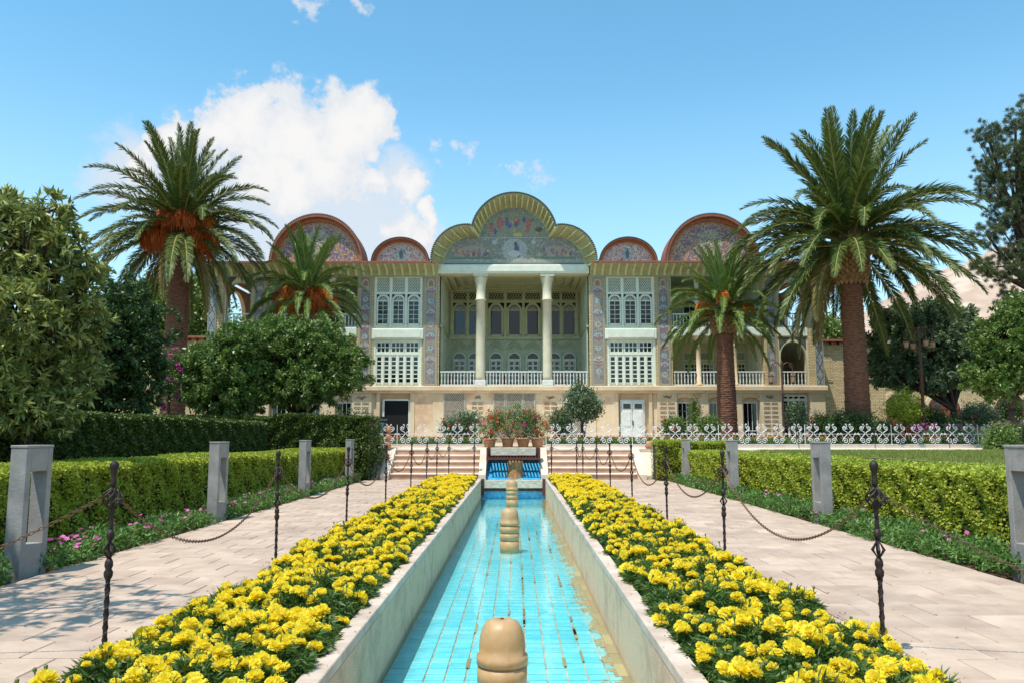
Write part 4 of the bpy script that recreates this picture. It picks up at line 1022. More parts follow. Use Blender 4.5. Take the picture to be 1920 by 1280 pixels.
# ================================================================== PALMS
def frond_mesh(e0, L, seed, m, droop=.55, lw=.08, n=205):
    rng = np.random.default_rng(seed); pts = []; p = np.array([0., 0., 0.]); e = e0; ns = 24; az = 0; tw = rng.normal()*.25
    for i in range(ns+1):
        pts.append(p.copy()); t = i/ns
        e -= droop*(.035+.06*t)*(.35+abs(math.cos(e))); az += tw*.03
        p = p+L/ns*np.array([math.sin(az)*math.cos(e), math.cos(az)*math.cos(e), math.sin(e)])
    pts = np.array(pts); mb = MB(); mb.tube([tuple(q) for q in pts[:-2]], [.045*(1-.88*i/ns) for i in range(ns-1)], 4)
    V = [np.array(mb.v)]; tt = np.linspace(.10, .995, n); seg = tt*ns; i0 = np.minimum(seg.astype(int), ns-1); f = (seg-i0)[:, None]
    q = pts[i0]*(1-f)+pts[i0+1]*f; T_ = unit(pts[i0+1]-pts[i0]); side = unit(np.cross(T_, [0, 0, 1.])+np.array([1e-6, 0, 0])); up = np.cross(side, T_)
    ll = .66*L/5*np.sin(np.clip(tt*1.05+.05, 0, 1)*PI)**.34*(1-.30*tt)
    Vs, Fs = [], []; o = 0
    for s in (-1, 1):
        spread = .95-.50*tt[:, None]; D = T_*(.95+.35*tt[:, None])+side*s*spread+up*(.28+.22*rng.normal(size=(n, 1)))+rng.normal(size=(n, 3))*.10
        D = unit(D); Dd = D.copy(); Dd[:, 2] -= .25; W = unit(np.cross(D, up))
        l = (ll*(1+.1*rng.normal(size=n)))[:, None]; w = lw/2*(l/.5)**.3
        a = q+T_*rng.normal(size=(n, 1))*.02; b = a+D*l*.45; c_ = b+unit(Dd)*l*.55
        v = np.stack([a-T_*w*.4, b-T_*w, c_, b+T_*w], 1).reshape(-1, 3); Vs.append(v)
    Vl = np.concatenate(Vs); Fl = np.arange(len(Vl)).reshape(-1, 4)
    me = np_mesh('frond', Vl, Fl, m)
    rm = mb.mesh('rachis', M_rachis, True)
    return me, rm
ELEV = [88, 76, 64, 52, 40, 28, 14, 0, -16, -34, -52]
def frond_set(L, m, seed, droop=.55, lw=.08): return {e: [frond_mesh(R(e), L, 1000+seed+e*3+k, m, droop*(.75 if e > 60 else 1.45 if e > 10 else 1.1), lw) for k in range(2)] for e in ELEV}
FS_big = frond_set(5.0, M_frond, 100); FS_dry = {e: [frond_mesh(R(e), 4.6, 1900+e, M_frondy, .9)] for e in (-16, -34, -52)}
def leafbase():
    mb = MB(); mb.add([(-.11, 0, 0), (.11, 0, 0), (0, -.02, .15), (0, -.02, -.15), (-.07, .11, .09), (.07, .11, .09), (0, .09, .19), (0, .12, -.02)],
                      [(0, 3, 7, 4), (3, 1, 5, 7), (1, 2, 6, 5), (2, 0, 4, 6), (4, 7, 5, 6)]); return mb.mesh('leaf_base', M_boss)
LB = leafbase()
def palm(label, base, zc, rt, nf, Lk_, seed, bunches=(), fs=None, bossh=1.3, bossr=1.35, young=False, dry=5, gold=False):
    rs = random.Random(seed); t = thing('palm_tree', label, 'palm tree', base); base = Vector(base); H = zc-base.z
    # trunk with ring scars
    seg, rings = 36, 200; rng = np.random.default_rng(seed); V = np.zeros((rings+1, seg, 3)); hb = H-bossh
    for i in range(rings+1):
        z = hb*i/rings; tt = i/rings; r = rt*(1.12-.25*tt+.25*max(0, .12-tt)/.12)
        ph = (z/.10) % 1; sc_ = 1+.075*(ph-.5)
        a = np.arange(seg)*2*PI/seg+(int(z/.10) % 2)*.09; rr = r*sc_*(1+.025*np.sin(a*11+int(z/.10)*2.1)+.02*rng.normal(size=seg))
        V[i, :, 0] = rr*np.cos(a); V[i, :, 1] = rr*np.sin(a); V[i, :, 2] = z
    idx = np.arange((rings+1)*seg).reshape(rings+1, seg); nx_ = np.roll(idx, -1, 1)
    Fq = np.stack([idx[:-1], nx_[:-1], nx_[1:], idx[1:]], -1).reshape(-1, 4)
    ob('trunk', np_mesh('trunk', V.reshape(-1, 3), Fq, M_trunk), t)
    mb = MB(); b0 = hb-.05; mb.lathe([(rt*.85, b0), (rt*bossr*.86, b0+.18), (rt*bossr*.93, b0+.5*bossh), (rt*bossr*.8, b0+bossh*.95), (rt*.6, b0+bossh*1.3), (rt*.2, b0+bossh*1.6)], (0, 0, 0), 20)
    ob('boss', mb.mesh('boss', M_bark, True), t)
    rows = int(bossh/.115); ncol = 19
    for r_ in range(rows):
        z = b0+.1+r_*.125; fz = (z-b0)/bossh; rad = rt*bossr*(.90+.12*math.sin(min(1, fz*1.3)*PI*.8))
        if fz < .15: rad *= .95
        for k in range(ncol):
            a = 2*PI*(k+.5*(r_ % 2))/ncol
            if math.sin(a) > .35: continue      # far side of the boss is never in view
            s_ = rs.uniform(.84, 1.0)*rt/.47
            ob('leaf_base', LB, t, (rad*math.cos(a), rad*math.sin(a), z), (rs.uniform(-.1, .1), rs.uniform(-.1, .1), a-PI/2), s_)
    for k in range(nf):
        u_ = (k+.5)/nf; e = 88-132*u_**1.02 if not young else 88-112*u_
        e += rs.gauss(0, 4); ee = min(ELEV, key=lambda q: abs(q-e)); az = k*2.39996+rs.gauss(0, .12)
        isdry = (not young) and u_ > .8 and rs.random() < .25 and ee in FS_dry
        if e < -18 and math.cos(az) < -.30 and rs.random() < .85: continue      # old fronds cut away on the side facing the walk
        me, rm = rs.choice(FS_dry[ee] if isdry else (fs or FS_big)[ee])
        zz = H-.15+.25*(1-u_)-.55*u_; r0 = rt*(.25+.6*u_)
        o = ob('frond', me, t, (r0*math.sin(-az), r0*math.cos(az), zz), (0, rs.gauss(0, .05), az), Lk_*rs.uniform(.88, 1.06)*(1-.12*abs(u_-.45)))
        ob('rachis', rm, o)
    for (a, dz, ln, red) in bunches:
        rng2 = np.random.default_rng(int(a*10)+seed); n = 300 if not young else 130; o = np.array([math.cos(R(a))*rt*.9, -abs(math.sin(R(a)))*rt*.9, H+dz]); dirh = np.array([math.cos(R(a)), -abs(math.sin(R(a))), 0])
        c0 = o+dirh*.65+np.array([0, 0, .22]); Pp = []; Dd = []; 
        for q in range(n):
            d_ = unit(rng2.normal(size=3)*np.array([.5, .5, .25])+dirh*.35); st = c0+d_*.12
            for w_ in range(4):
                Pp.append(st); g = d_*(.9-.28*w_)+np.array([0, 0, -.25-.42*w_]); g = unit(g); Dd.append(g); st = st+g*ln*.24
        V, Fq = leaves(np.array(Pp), np.array(Dd), ln*.34, .026, rng2)
        mbb = MB(); mbb.tube([tuple(o), tuple(o+dirh*.4+np.array([0, 0, .32])), tuple(c0)], .04, 5)
        bo = ob('date_bunch', np_mesh('date_bunch', V, Fq, M_bunchr if red else M_bunch), t, kind='stuff'); ob('stalk', mbb.mesh('stalk', M_bunch), bo)
    return t
def at(u, d, z=None): r = P(u, 800, d); return (r.x, d, T if z is None else z)
FS_small = frond_set(4.2, (M_fronds := leafmat('small_palm_leaflet', S(84, 110, 48), S(120, 144, 68), S(98, 124, 56), trans=.15)), 300, .6)
palm('tallest date palm on the right with rusty trunk and wide green crown without fruit', at(1610, 34), P(1600, 440, 34).z, .47, 104, 1.24, 11, bossh=2.2, bossr=1.42)
palm('tall date palm on the left hung with heavy rust red date bunches', at(322, 34), P(322, 418, 34).z, .46, 84, .98, 12, [(205, -.45, 1.0, True), (235, -.65, 1.15, True), (262, -.1, .75, True), (300, -.1, .75, True), (335, -.5, 1.0, True), (180, -.5, .9, True), (0, -.8, 1.0, True), (350, -.1, .7, False)], bossh=1.5)
palm('short date palm before right wing with thick dark trunk and orange flower sprays', at(1364, 37), P(1358, 572, 37).z, .42, 60, .84, 13, [(190, -.25, .5, False), (255, .1, .45, False), (340, -.3, .45, False)], fs=FS_small, bossh=1.35, bossr=1.28, young=True)
palm('short date palm behind the orange tree with orange date bunches', at(566, 37), P(562, 545, 37).z, .40, 68, .84, 14, [(185, -.6, .8, False), (215, -.5, .8, True), (245, -.4, .75, False), (310, -.5, .8, True), (335, -.45, .7, False), (0, -.6, .8, True)], fs=FS_small, bossh=1.4)

# ================================================================== TREES
def blob(u, v, d, ru, rv, rd=None): q = P(u, v, d); return ((q.x, q.y, q.z), (ru*d/1500, (rd or ru*d/1500), rv*d/1500))
tree('loquat_tree', 'big pale leaved loquat tree at left edge beside the near left pylon', 'tree', at(60, 13), [blob(20, 450, 12.5, 80, 75), blob(85, 400, 12, 42, 50), blob(120, 460, 12.2, 48, 45), blob(100, 540, 12.5, 80, 70), blob(10, 600, 12, 110, 80), blob(150, 600, 13, 52, 55), blob(-60, 470, 13, 90, 110), blob(110, 700, 13, 80, 60), blob(-40, 700, 12, 110, 90), blob(40, 765, 12.3, 100, 45), blob(165, 500, 12.5, 30, 30), blob(10, 385, 12.6, 40, 30)],
     M_loq, 1400, 18, .15, .046, .16, .22, .42, True, 21, 2, split=.3)
tree('evergreen_tree', 'dark dense evergreen tree behind the pale loquat on the left', 'tree', at(215, 20), [blob(215, 640, 20, 95, 100), blob(230, 590, 20, 60, 70), blob(180, 720, 20, 90, 70), blob(265, 700, 20, 45, 90), blob(120, 660, 20, 90, 110)],
     M_darkl, 1500, 34, .11, .045, .16, .36, .5, True, 22)
tree('orange_tree', 'round glossy citrus tree before the left wing with its trunk behind the hedge', 'tree', at(545, 28.5), [blob(580, 660, 28.5, 80, 62), blob(520, 640, 28.5, 70, 45), blob(640, 690, 28.5, 58, 48), blob(560, 720, 28.2, 90, 42), blob(490, 690, 28.5, 55, 60)],
     M_citrus, 1500, 36, .13, .06, .13, .5, .5, True, 23, 2, split=.35)
tree('orange_tree', 'citrus tree next to the left tall palm trunk, left of the other round citrus tree', 'tree', at(400, 27), [blob(420, 690, 27, 75, 55), blob(380, 700, 27, 40, 50), blob(450, 650, 27, 50, 40), blob(430, 740, 27, 70, 40)],
     M_citrus, 1100, 36, .13, .06, .13, .5, .5, True, 24, 2, split=.35)
for lb, u, v, ru, rv, d, sd in (('pale green background tree behind the tall left palm trunk', 300, 590, 62, 60, 62, 1), ('pale green background tree left of the palace corner, between palm and wall', 372, 600, 40, 75, 64, 2), ('pale green background tree seen over the dark evergreen', 265, 600, 30, 40, 66, 3)):
    tree('background_tree', lb, 'tree', at(u, d), [blob(u, v, d, ru, rv), blob(u-20, v+35, d, ru*.8, rv*.7), blob(u+15, v-10, d, ru*.6, rv*.8)], M_far, 900, 26, .3, .16, .2, 1.0, .6, seed=40+sd, group='pale trees behind the left wing')
tree('background_tree', 'small pale green tree top above the brick building right of palace', 'tree', at(1560, 62), [blob(1550, 622, 62, 16, 22), blob(1575, 640, 62, 20, 14)], M_far, 260, 26, .26, .14, .2, .8, .6, seed=50)
tree('carob_tree', 'grey green tree right of the tall right palm with leaning dark trunk', 'tree', at(1800, 38), [blob(1680, 640, 38, 50, 55), blob(1740, 640, 38, 60, 60), blob(1790, 650, 38, 55, 60), blob(1690, 600, 38, 40, 30), blob(1750, 590, 38, 35, 28), blob(1820, 690, 38, 40, 35), blob(1660, 690, 38, 34, 35), blob(1800, 600, 38, 30, 25), blob(1730, 710, 38, 60, 25)],
     M_grey, 1700, 30, .2, .09, .2, .5, .5, True, 25, split=.35)
tree('broadleaf_tree', 'bright green leafy tree at the right edge behind the fence end', 'tree', at(1900, 30), [blob(1895, 650, 30, 60, 75), blob(1860, 700, 30, 45, 45), blob(1930, 600, 30, 50, 50), blob(1940, 690, 30, 60, 60)], M_citrus, 1300, 30, .15, .07, .14, .45, .5, True, 26)
# pine: needle tufts on open boughs
PB = [blob(1890, 300, 40, 62, 46), blob(1850, 250, 40, 30, 20), blob(1905, 230, 40, 34, 26), blob(1925, 190, 40, 16, 16), blob(1860, 350, 40, 34, 30), blob(1900, 400, 40, 50, 38), blob(1850, 440, 40, 32, 24), blob(1890, 500, 40, 50, 34), blob(1940, 330, 40, 50, 70), blob(1940, 470, 40, 50, 50), blob(1840, 500, 40, 20, 16), blob(1900, 560, 40, 30, 20)]
tree('pine_tree', 'tall dark pine with open boughs rising at the right edge', 'tree', at(1985, 40), PB, M_pine, 1500, 110, .16, .013, .28, .34, .45, True, 27, split=.62)
tree('shade_tree', 'leafy tree left of the path near the camera that shades the paving', 'tree', (-6.6, 5.0, T), [((-5.9, 4.6, 4.6), (1.1, 1.2, .9)), ((-5.0, 5.2, 5.0), (.9, .9, .7)), ((-6.9, 5.5, 5.2), (1.3, 1.2, 1.0)), ((-5.6, 6.0, 4.2), (.8, .7, .6))], M_loq, 240, 16, .15, .05, .14, .3, .5, True, 28)
# ================================================================== HEDGES
def hedge_chunk(w_, h_, m, n, seed, lw=.035, L=.045, inner=.07):
    rng = np.random.default_rng(seed); A = np.array([1*h_, 1*h_, w_*1.25]); pick = rng.choice(3, n, p=A/A.sum())
    x = rng.random(n)*1.1-.05; a = rng.random(n); Pp = np.zeros((n, 3)); Dd = np.zeros((n, 3)); dep = np.abs(rng.normal(size=n))*.05
    f = pick == 0; Pp[f] = np.stack([x, dep, a*h_], 1)[f]; Dd[f] = (0, -1, .3)
    f = pick == 1; Pp[f] = np.stack([x, w_-dep, a*h_], 1)[f]; Dd[f] = (0, 1, .3)
    f = pick == 2; Pp[f] = np.stack([x, a*w_, h_-dep*.8], 1)[f]; Dd[f] = (0, 0, 1)
    bump = .035*np.sin(Pp[:, 0]*6.28*2+Pp[:, 2]*5)+.03*np.sin(Pp[:, 2]*13+Pp[:, 0]*6.28)
    Pp[:, 1] += np.where(pick == 0, bump, np.where(pick == 1, -bump, 0)); Pp[:, 2] += np.where(pick == 2, .03*np.sin(Pp[:, 0]*12.56+Pp[:, 1]*7), 0)
    low = (pick != 2) & (rng.random(n) < (1-Pp[:, 2]/h_)*.5); Pp = Pp[~low]; Dd = Dd[~low]; n = len(Pp)
    Dd = Dd*.7+rng.normal(size=(n, 3))*.6
    V, Fq = leaves(Pp, Dd, L*(.7+.6*rng.random(n)), lw, rng); return np_mesh('foliage', V, Fq, m)
def hedge(name, label, pts, w_, h_, m, variants, side=1, core_m=None, hs=1.0):
    """pts: path of the visible front face; hedge lies to the left of the travel direction * side"""
    t = thing(name, label, 'hedge', (pts[0][0], pts[0][1], 0)); rs = random.Random(len(label))
    P2 = [Vector((a, b)) for a, b in pts]; L = sum((b-a).length for a, b in zip(P2[:-1], P2[1:]))
    def pos(s):
        for a, b in zip(P2[:-1], P2[1:]):
            l = (b-a).length
            if s <= l: return a+(b-a)*(s/l), (b-a).normalized()
            s -= l
        return P2[-1], (P2[-1]-P2[-2]).normalized()
    core = MB(); s = 0
    while s < L:
        p, d = pos(s); e, _ = pos(min(L, s+1)); ang = math.atan2(d.y, d.x); nrm = Vector((-d.y, d.x))*side
        z0 = 0
        sx = max(.05, (e-p).length)
        ob('foliage', rs.choice(variants), t, (p.x-pts[0][0], p.y-pts[0][1], pts_z(pts)), (0, 0, ang), (sx*1.02, side*rs.uniform(.97, 1.04), hs*rs.uniform(.98, 1.03)), kind='stuff')
        a = p+nrm*.09; b = e+nrm*.09; c_ = e+nrm*(w_-.09); q = p+nrm*(w_-.09); h2 = h_*hs-.08
        vs = [(a.x, a.y, pts_z(pts)), (b.x, b.y, pts_z(pts)), (c_.x, c_.y, pts_z(pts)), (q.x, q.y, pts_z(pts))]; vs += [(x, y, z+h2) for x, y, z in vs]
        core.add(vs, [(3, 2, 1, 0), (4, 5, 6, 7), (0, 1, 5, 4), (1, 2, 6, 5), (2, 3, 7, 6), (3, 0, 4, 7)]); s += 1
    part('twigs', core, M_hcore, t)
    return t
HZ = [0]
def pts_z(p): return HZ[0]
HZ[0] = -.08
hv = [hedge_chunk(1.25, 1.0, M_hedl, 13000, k) for k in range(3)]
hedge('hedge', 'long bright clipped hedge left of the path, behind the left pylons', [(-6.15, 5), (-6.05, 12), (-5.75, 19), (-5.25, 25.3)], 1.25, 1.0, M_hedl, hv, 1, hs=1.05)
hedge('hedge', 'long bright yellow green clipped hedge right of the path before the lawn', [(5.15, 25.2), (5.6, 19), (5.85, 12), (5.95, 4.6)], 1.25, 1.0, M_hedl, hv, 1, hs=1.0)
HZ[0] = T-.05
hv4 = [hedge_chunk(1.5, 1.0, M_hedd, 9000, 30+k, .045, .06) for k in range(2)]
hedge('hedge', 'dark hedge strip directly behind the bright left hedge', [(-8.1, 8), (-7.9, 25.4)], 1.5, 1.0, M_hedd, hv4, 1, hs=.90)
HZ[0] = -.08
hv2 = [hedge_chunk(1.0, 1.3, M_hedl, 13000, 10+k) for k in range(2)]
hedge('hedge', 'short higher yellow green hedge block at far end of right hedge', [(4.5, 25.6), (6.9, 25.6)], 1.0, 1.3, M_hedl, hv2, 1)
hv3 = [hedge_chunk(2.2, 2.1, M_hedd, 17000, 20+k, .05, .07) for k in range(2)]
hedge('hedge', 'tall dark hedge wall running behind the low left hedge', [(-4.75, 27.5), (-4.75, 25.9)][::-1][:1]+[(-20.5, 25.7)], 2.2, 2.1, M_hedd, hv3, -1)
# right end cap of the tall hedge
V, Fq = crown([((-5.08, 26.8, .92), (.62, 1.1, 1.02)), ((-5.8, 26.8, .95), (.9, 1.2, 1.08))], 1500, 14, .06, .045, np.random.default_rng(4), .12, .9)
t = thing('shrub', 'rounded dark clipped shrub ending the tall hedge beside the left steps', 'shrub', (-5.2, 26.8, 0)); part('foliage', np_mesh('foliage', V, Fq, M_hedd), None, t)
mb = MB(); mb.lathe([(.5, -.05), (.5, .4), (.5, 1.1), (.4, 1.6), (.1, 1.8)], (-5.25, 26.8, 0), 14); part('twigs', mb, M_hcore, t)
# ================================================================== MARIGOLDS
def bloom(seed, n=120):
    rng = np.random.default_rng(seed); i = np.arange(n)+.5; ph = np.arccos(1-1.35*i/n); th = i*2.39996
    d = np.stack([np.sin(ph)*np.cos(th), np.sin(ph)*np.sin(th), np.cos(ph)*.75], 1); Pp = d*.018
    D = d+rng.normal(size=(n, 3))*.15
    D = unit(D); s = unit(np.cross(D, rng.normal(size=(n, 3))*.4+np.array([0, 0, 1]))); l = (.027+.013*rng.random(n))[:, None]; w_ = .0105
    upn = np.cross(s, D)
    V = np.stack([Pp-s*w_*.35, Pp+s*w_*.35, Pp+D*l+s*w_*.8+upn*.003, Pp+D*l-s*w_*.8-upn*.004], 1).reshape(-1, 3)
    return np_mesh('bloom', V, np.arange(4*n).reshape(-1, 4), M_mary)
BL = [bloom(k) for k in range(5)]
M_bud = mat('bud_green', S(96, 110, 40), .6); bdm = MB().lathe([(.003, -.05), (.004, 0), (.011, .008), (.010, .022), (.005, .027)], seg=7).mesh('bud', M_bud)
def marfol(seed, n=420, R_=.22, h_=.25):
    rng = np.random.default_rng(seed); a = rng.random(n)*2*PI; r = R_*rng.random(n)**.6; z = h_*(.15+.85*rng.random(n))*(1-.35*(r/R_)**2)
    Pp = np.stack([r*np.cos(a)*.8, r*np.sin(a)*.8, z], 1); n4 = 4; Pp = np.repeat(Pp, n4, 0); D = np.repeat(np.stack([np.cos(a), np.sin(a), np.full(n, .15)], 1), n4, 0)+rng.normal(size=(n*n4, 3))*.55
    return leaves(Pp, D, .05+.03*rng.random(n*n4), .013, rng)
FL = [np_mesh('foliage', *marfol(k), M_marl) for k in range(4)]
cells = []
for s in (-1, 1):
    ny = 62
    for j in range(ny):
        for k in range(4):
            y = 3.5+j*.366+random.uniform(-.06, .06); x = XC+s*(KO+.17+k*.30+random.uniform(-.05, .05)); cells.append((y, x, s))
cells.sort(); nth = 0; V1, V2, F1, F2 = [], [], 0, 0
bvs = [np.array([v.co[:] for v in b.vertices]) for b in BL]; fvs = [np.array([v.co[:] for v in b.vertices])[:1300] for b in FL]
for (y, x, s) in cells:
    if y > YS-.2: continue
    nb = random.choice((3, 5, 6, 7, 7, 8, 9)); hh = random.uniform(.78, 1.28); fl = random.randrange(4); rz_ = random.uniform(0, 6.28)
    spots = []
    for q in range(nb):
        for _ in range(12):
            a = random.uniform(0, 6.28); r = .18*math.sqrt(random.random()); c_ = (r*math.cos(a), r*math.sin(a), (.25-.07*(r/.18)**2)*hh+random.uniform(-.02, .035))
            if all((c_[0]-e[0])**2+(c_[1]-e[1])**2 > .0034 for e in spots): spots.append(c_); break
    if nth < 300:
        nm = 'left' if s < 0 else 'right'
        t = thing('marigold_plant', f'bushy marigold plant with yellow pompom blooms in the bed {nm} of the pool', 'plant', (x, y, -.10), f'yellow marigold plants in the {nm} bed')
        ob('foliage', FL[fl], t, (0, 0, 0), (0, 0, rz_), (1, 1, hh))
        for c_ in spots: ob('bloom', random.choice(BL), t, c_, (random.gauss(0, .3), random.gauss(0, .3), random.uniform(0, 6)), (lambda q: (q, q*random.uniform(.85, 1.1), q*random.uniform(.75, 1.1)))(random.choice((.55, .75, .9, 1.0, 1.1, 1.25))))
        for q in range(random.choice((0, 1, 2, 3))): ob('bud', bdm, t, (random.uniform(-.16, .16), random.uniform(-.16, .16), .26*hh+random.uniform(0, .03)), (random.gauss(0, .2), random.gauss(0, .2), 0))
        nth += 1
    else:
        ca, sa = math.cos(rz_), math.sin(rz_); A = np.array([[ca, sa, 0], [-sa, ca, 0], [0, 0, hh]])
        V1.append(fvs[fl]@A+np.array([x, y, -.10]))
        for c_ in spots: V2.append(random.choice(bvs)*random.uniform(.8, 1.3)+np.array([x+c_[0], y+c_[1], -.10+c_[2]]))
V1 = np.concatenate(V1); V2 = np.concatenate(V2)
ob('marigold_foliage', np_mesh('marigold_foliage', V1, np.arange(len(V1)).reshape(-1, 4), M_marl), kind='stuff', label='green foliage of the far marigolds near the steps')
ob('marigold_blooms', np_mesh('marigold_blooms', V2, np.arange(len(V2)).reshape(-1, 4), M_mary), kind='stuff', label='mass of yellow marigold blooms in the beds near the steps')
# ================================================================== VINCA BORDER
def vinca(seed):
    rng = np.random.default_rng(seed); n = 60; a = rng.random(n)*2*PI; r = .2*rng.random(n)**.6; Pp = np.repeat(np.stack([r*np.cos(a), r*np.sin(a), .08+.2*rng.random(n)], 1), 5, 0)
    V, Fq = leaves(Pp, rng.normal(size=(n*5, 3))+np.array([0, 0, .25]), .06+.03*rng.random(n*5), .022, rng); return np_mesh('foliage', V, Fq, M_vinca)
def vflower(seed):
    mb = MB(); 
    for k in range(5): a = k*2*PI/5; c_, s_ = math.cos(a), math.sin(a); mb.add([(0, 0, 0), (.016*c_+.012*s_, .016*s_-.012*c_, .004), (.030*c_, .030*s_, .002), (.016*c_-.012*s_, .016*s_+.012*c_, .004)], [(0, 1, 2, 3)])
    return mb.mesh('flower', M_pink)
VF = [vinca(k) for k in range(4)]; VL = vflower(0)
for s in (-1, 1):
    nm = 'left' if s < 0 else 'right'
    for j in range(66):
        for q in range(2):
            y = 6.4+j*.29+random.uniform(-.08, .08); x = s*(5.0+q*.34+random.uniform(-.07, .07))
            if any(abs(y-yy) < .28 and q == 0 and abs(abs(x)-4.9) < .2 for yy in (8.3, 13.6, 19.2, 24.4)): continue
            t = thing('vinca_plant', f'low green periwinkle plant in the border at the foot of the {nm} hedge', 'plant', (x, y, -.10), f'periwinkle plants along the {nm} hedge')
            ob('foliage', random.choice(VF), t, (0, 0, 0), (0, 0, random.uniform(0, 6)), (1, 1, random.uniform(.8, 1.25)))
            for k in range(random.choice((0, 1, 1, 2, 3, 4) if s < 0 else (0, 0, 0, 0, 1, 2))):
                a = random.uniform(0, 6.28); ob('flower', VL, t, (.15*math.cos(a), .15*math.sin(a), random.uniform(.26, .36)), (random.uniform(.1, .9), random.uniform(-.5, .5), random.uniform(0, 6)), random.uniform(1.0, 1.35))
# ================================================================== PYLONS (hollow concrete frames along the path)
def pylon(label, x, y, rz=0, d_=.30):
    t = thing('concrete_pylon', label, 'pylon', (x, y, 0), 'grey open framed concrete pylons along the path', PI/2); w_ = .46; h_ = 1.31
    mb = MB(); mb.box(-w_/2, -w_/2+.085, -d_/2, d_/2, -.1, h_-.03).box(w_/2-.085, w_/2, -d_/2, d_/2, -.1, h_-.03)
    ob('post', bevel_mesh(MB().box(-w_/2, -w_/2+.085, -d_/2, d_/2, -.1, h_-.03).mesh('post', M_conc), .006), t)
    ob('post', bevel_mesh(MB().box(w_/2-.085, w_/2, -d_/2, d_/2, -.1, h_-.03).mesh('post', M_conc), .006), t)
    ob('lintel', bevel_mesh(MB().box(-w_/2+.086, w_/2-.086, -d_/2+.002, d_/2-.002, h_-.27, h_-.031).mesh('lintel', M_conc), .004), t)
    ob('base', bevel_mesh(MB().box(-w_/2+.086, w_/2-.086, -d_/2+.002, d_/2-.002, -.1, .30).mesh('base', M_conc), .004), t)
    ob('cap', bevel_mesh(MB().box(-w_/2-.006, w_/2+.006, -d_/2-.006, d_/2+.006, h_-.029, h_).mesh('cap', M_conc), .006), t)
for s, nm in ((-1, 'left'), (1, 'right')):
    for (yy, which) in ((8.3, 'nearest'), (13.6, 'second nearest'), (19.2, 'third nearest'), (24.4, 'farthest')):
        xx = (-5.04 if s < 0 else (5.29 if yy < 9 else 5.16))
        pylon(f'{which} grey concrete pylon in the row on the {nm} side of the path', xx, yy+.1, 0, .17) if 1 else pylon(f'{which} grey concrete pylon in the row on the {nm} side of the path', xx+(.1 if s < 0 else 0), yy, s*.55, .24)
# ================================================================== CHAIN POSTS
def post_meshes():
    H = 1.225
    sh = MB(); seg = 6; n = 60; vs = []; fs = []
    for i in range(n+1):
        z = -.1+.62*i/n
        for k in range(seg):
            a = 2*PI*k/seg+i*.42; r = .0145*(1 if k % 3 else 1.25); vs.append((r*math.cos(a), r*math.sin(a), z))
    for i in range(n):
        for k in range(seg): l = (k+1) % seg; fs.append((i*seg+k, i*seg+l, (i+1)*seg+l, (i+1)*seg+k))
    sh.add(vs, fs); sh.tube([(0, 0, .74), (0, 0, 1.10)], .0135, 8)
    kn = MB().lathe([(.016, .50), (.026, .52), (.028, .545), (.018, .565), (.026, .585), (.024, .61), (.015, .63)], seg=12)
    dm = MB().tube([(0, 0, .62), (.035, 0, .68), (0, 0, .745), (-.035, 0, .68)], .011, 5, True).tube([(0, 0, .62), (0, .035, .68), (0, 0, .745), (0, -.035, .68)], .011, 5, True)
    kn2 = MB().lathe([(.016, .745), (.025, .765), (.024, .785), (.016, .81)], seg=12)
    bk = MB()
    for k in range(8):
        pts = [(.060*math.sin(PI*t)*math.cos(2*PI*k/8+t*2.2), .060*math.sin(PI*t)*math.sin(2*PI*k/8+t*2.2), .93+.15*t) for t in np.linspace(0.04, .96, 10)]; bk.tube(pts, .006, 4)
    fn = MB().lathe([(.017, 1.08), (.020, 1.10), (.016, 1.13), (.018, 1.17), (.027, 1.20), (.029, 1.222), (.010, 1.245)], seg=14)
    return [('shaft', sh.mesh('shaft', M_iron)), ('collar', kn.mesh('collar', M_iron, True)), ('diamond', dm.mesh('diamond', M_iron)), ('collar', kn2.mesh('collar', M_iron, True)), ('basket', bk.mesh('basket', M_iron)), ('finial', fn.mesh('finial', M_iron, True))]
PM = post_meshes()
lk = MB().tube([(.021*math.cos(a), 0, .011*math.sin(a)) for a in np.linspace(0, 2*PI, 10)[:-1]], .0034, 4, True).mesh('link', M_chain)
def chain(a, b, sag, label, fine=True):
    a = Vector(a); b = Vector(b); L = (b-a).length; n = max(4, int((L*(1+2.67*(sag/L)**2))/.033)); t = thing('chain', label, 'chain', a, 'chains hung between the iron posts')
    pr = None; mb = MB() if not fine else None
    for i in range(n):
        u_ = (i+.5)/n; u2 = (i+1.2)/n; f = lambda q: a.lerp(b, q)-Vector((0, 0, sag*4*q*(1-q)))
        p = f(u_); d = (f(u2)-p).normalized(); q = d.to_track_quat('X', 'Z'); q = q @ Matrix.Rotation(PI/2*(i % 2)+.3, 4, 'X').to_quaternion()
        if fine:
            o = ob('link', lk, t); o.rotation_mode = 'QUATERNION'; o.rotation_quaternion = q; o.location = p-a
        else:
            M_ = q.to_matrix(); mb.add([tuple(M_ @ v.co+p-a) for v in lk.vertices], [tuple(pl.vertices) for pl in lk.polygons])
    if not fine: ob('links', mb.mesh('links', M_chain), t, kind='stuff')
posL = [(-2.58, y) for y in (5.19, 8.8, 12.4, 16.1, 19.9, 23.4)]+[(P(823, 880, 26.1).x, 26.1), (P(841, 880, 26.2).x, 26.25), (P(889, 880, 26.3).x, 26.3)]
posR = [(2.32, y) for y in (5.25, 9.1, 12.5, 16.2, 19.9, 23.2)]+[(P(1093, 880, 26.1).x, 26.1), (P(1079, 880, 26.2).x+.05, 26.25), (P(1034, 880, 26.3).x, 26.3)]
posL[6] = (-2.55, 26.1); ordn = ['nearest', 'second', 'third', 'fourth', 'fifth', 'sixth', 'seventh', 'eighth', 'last']
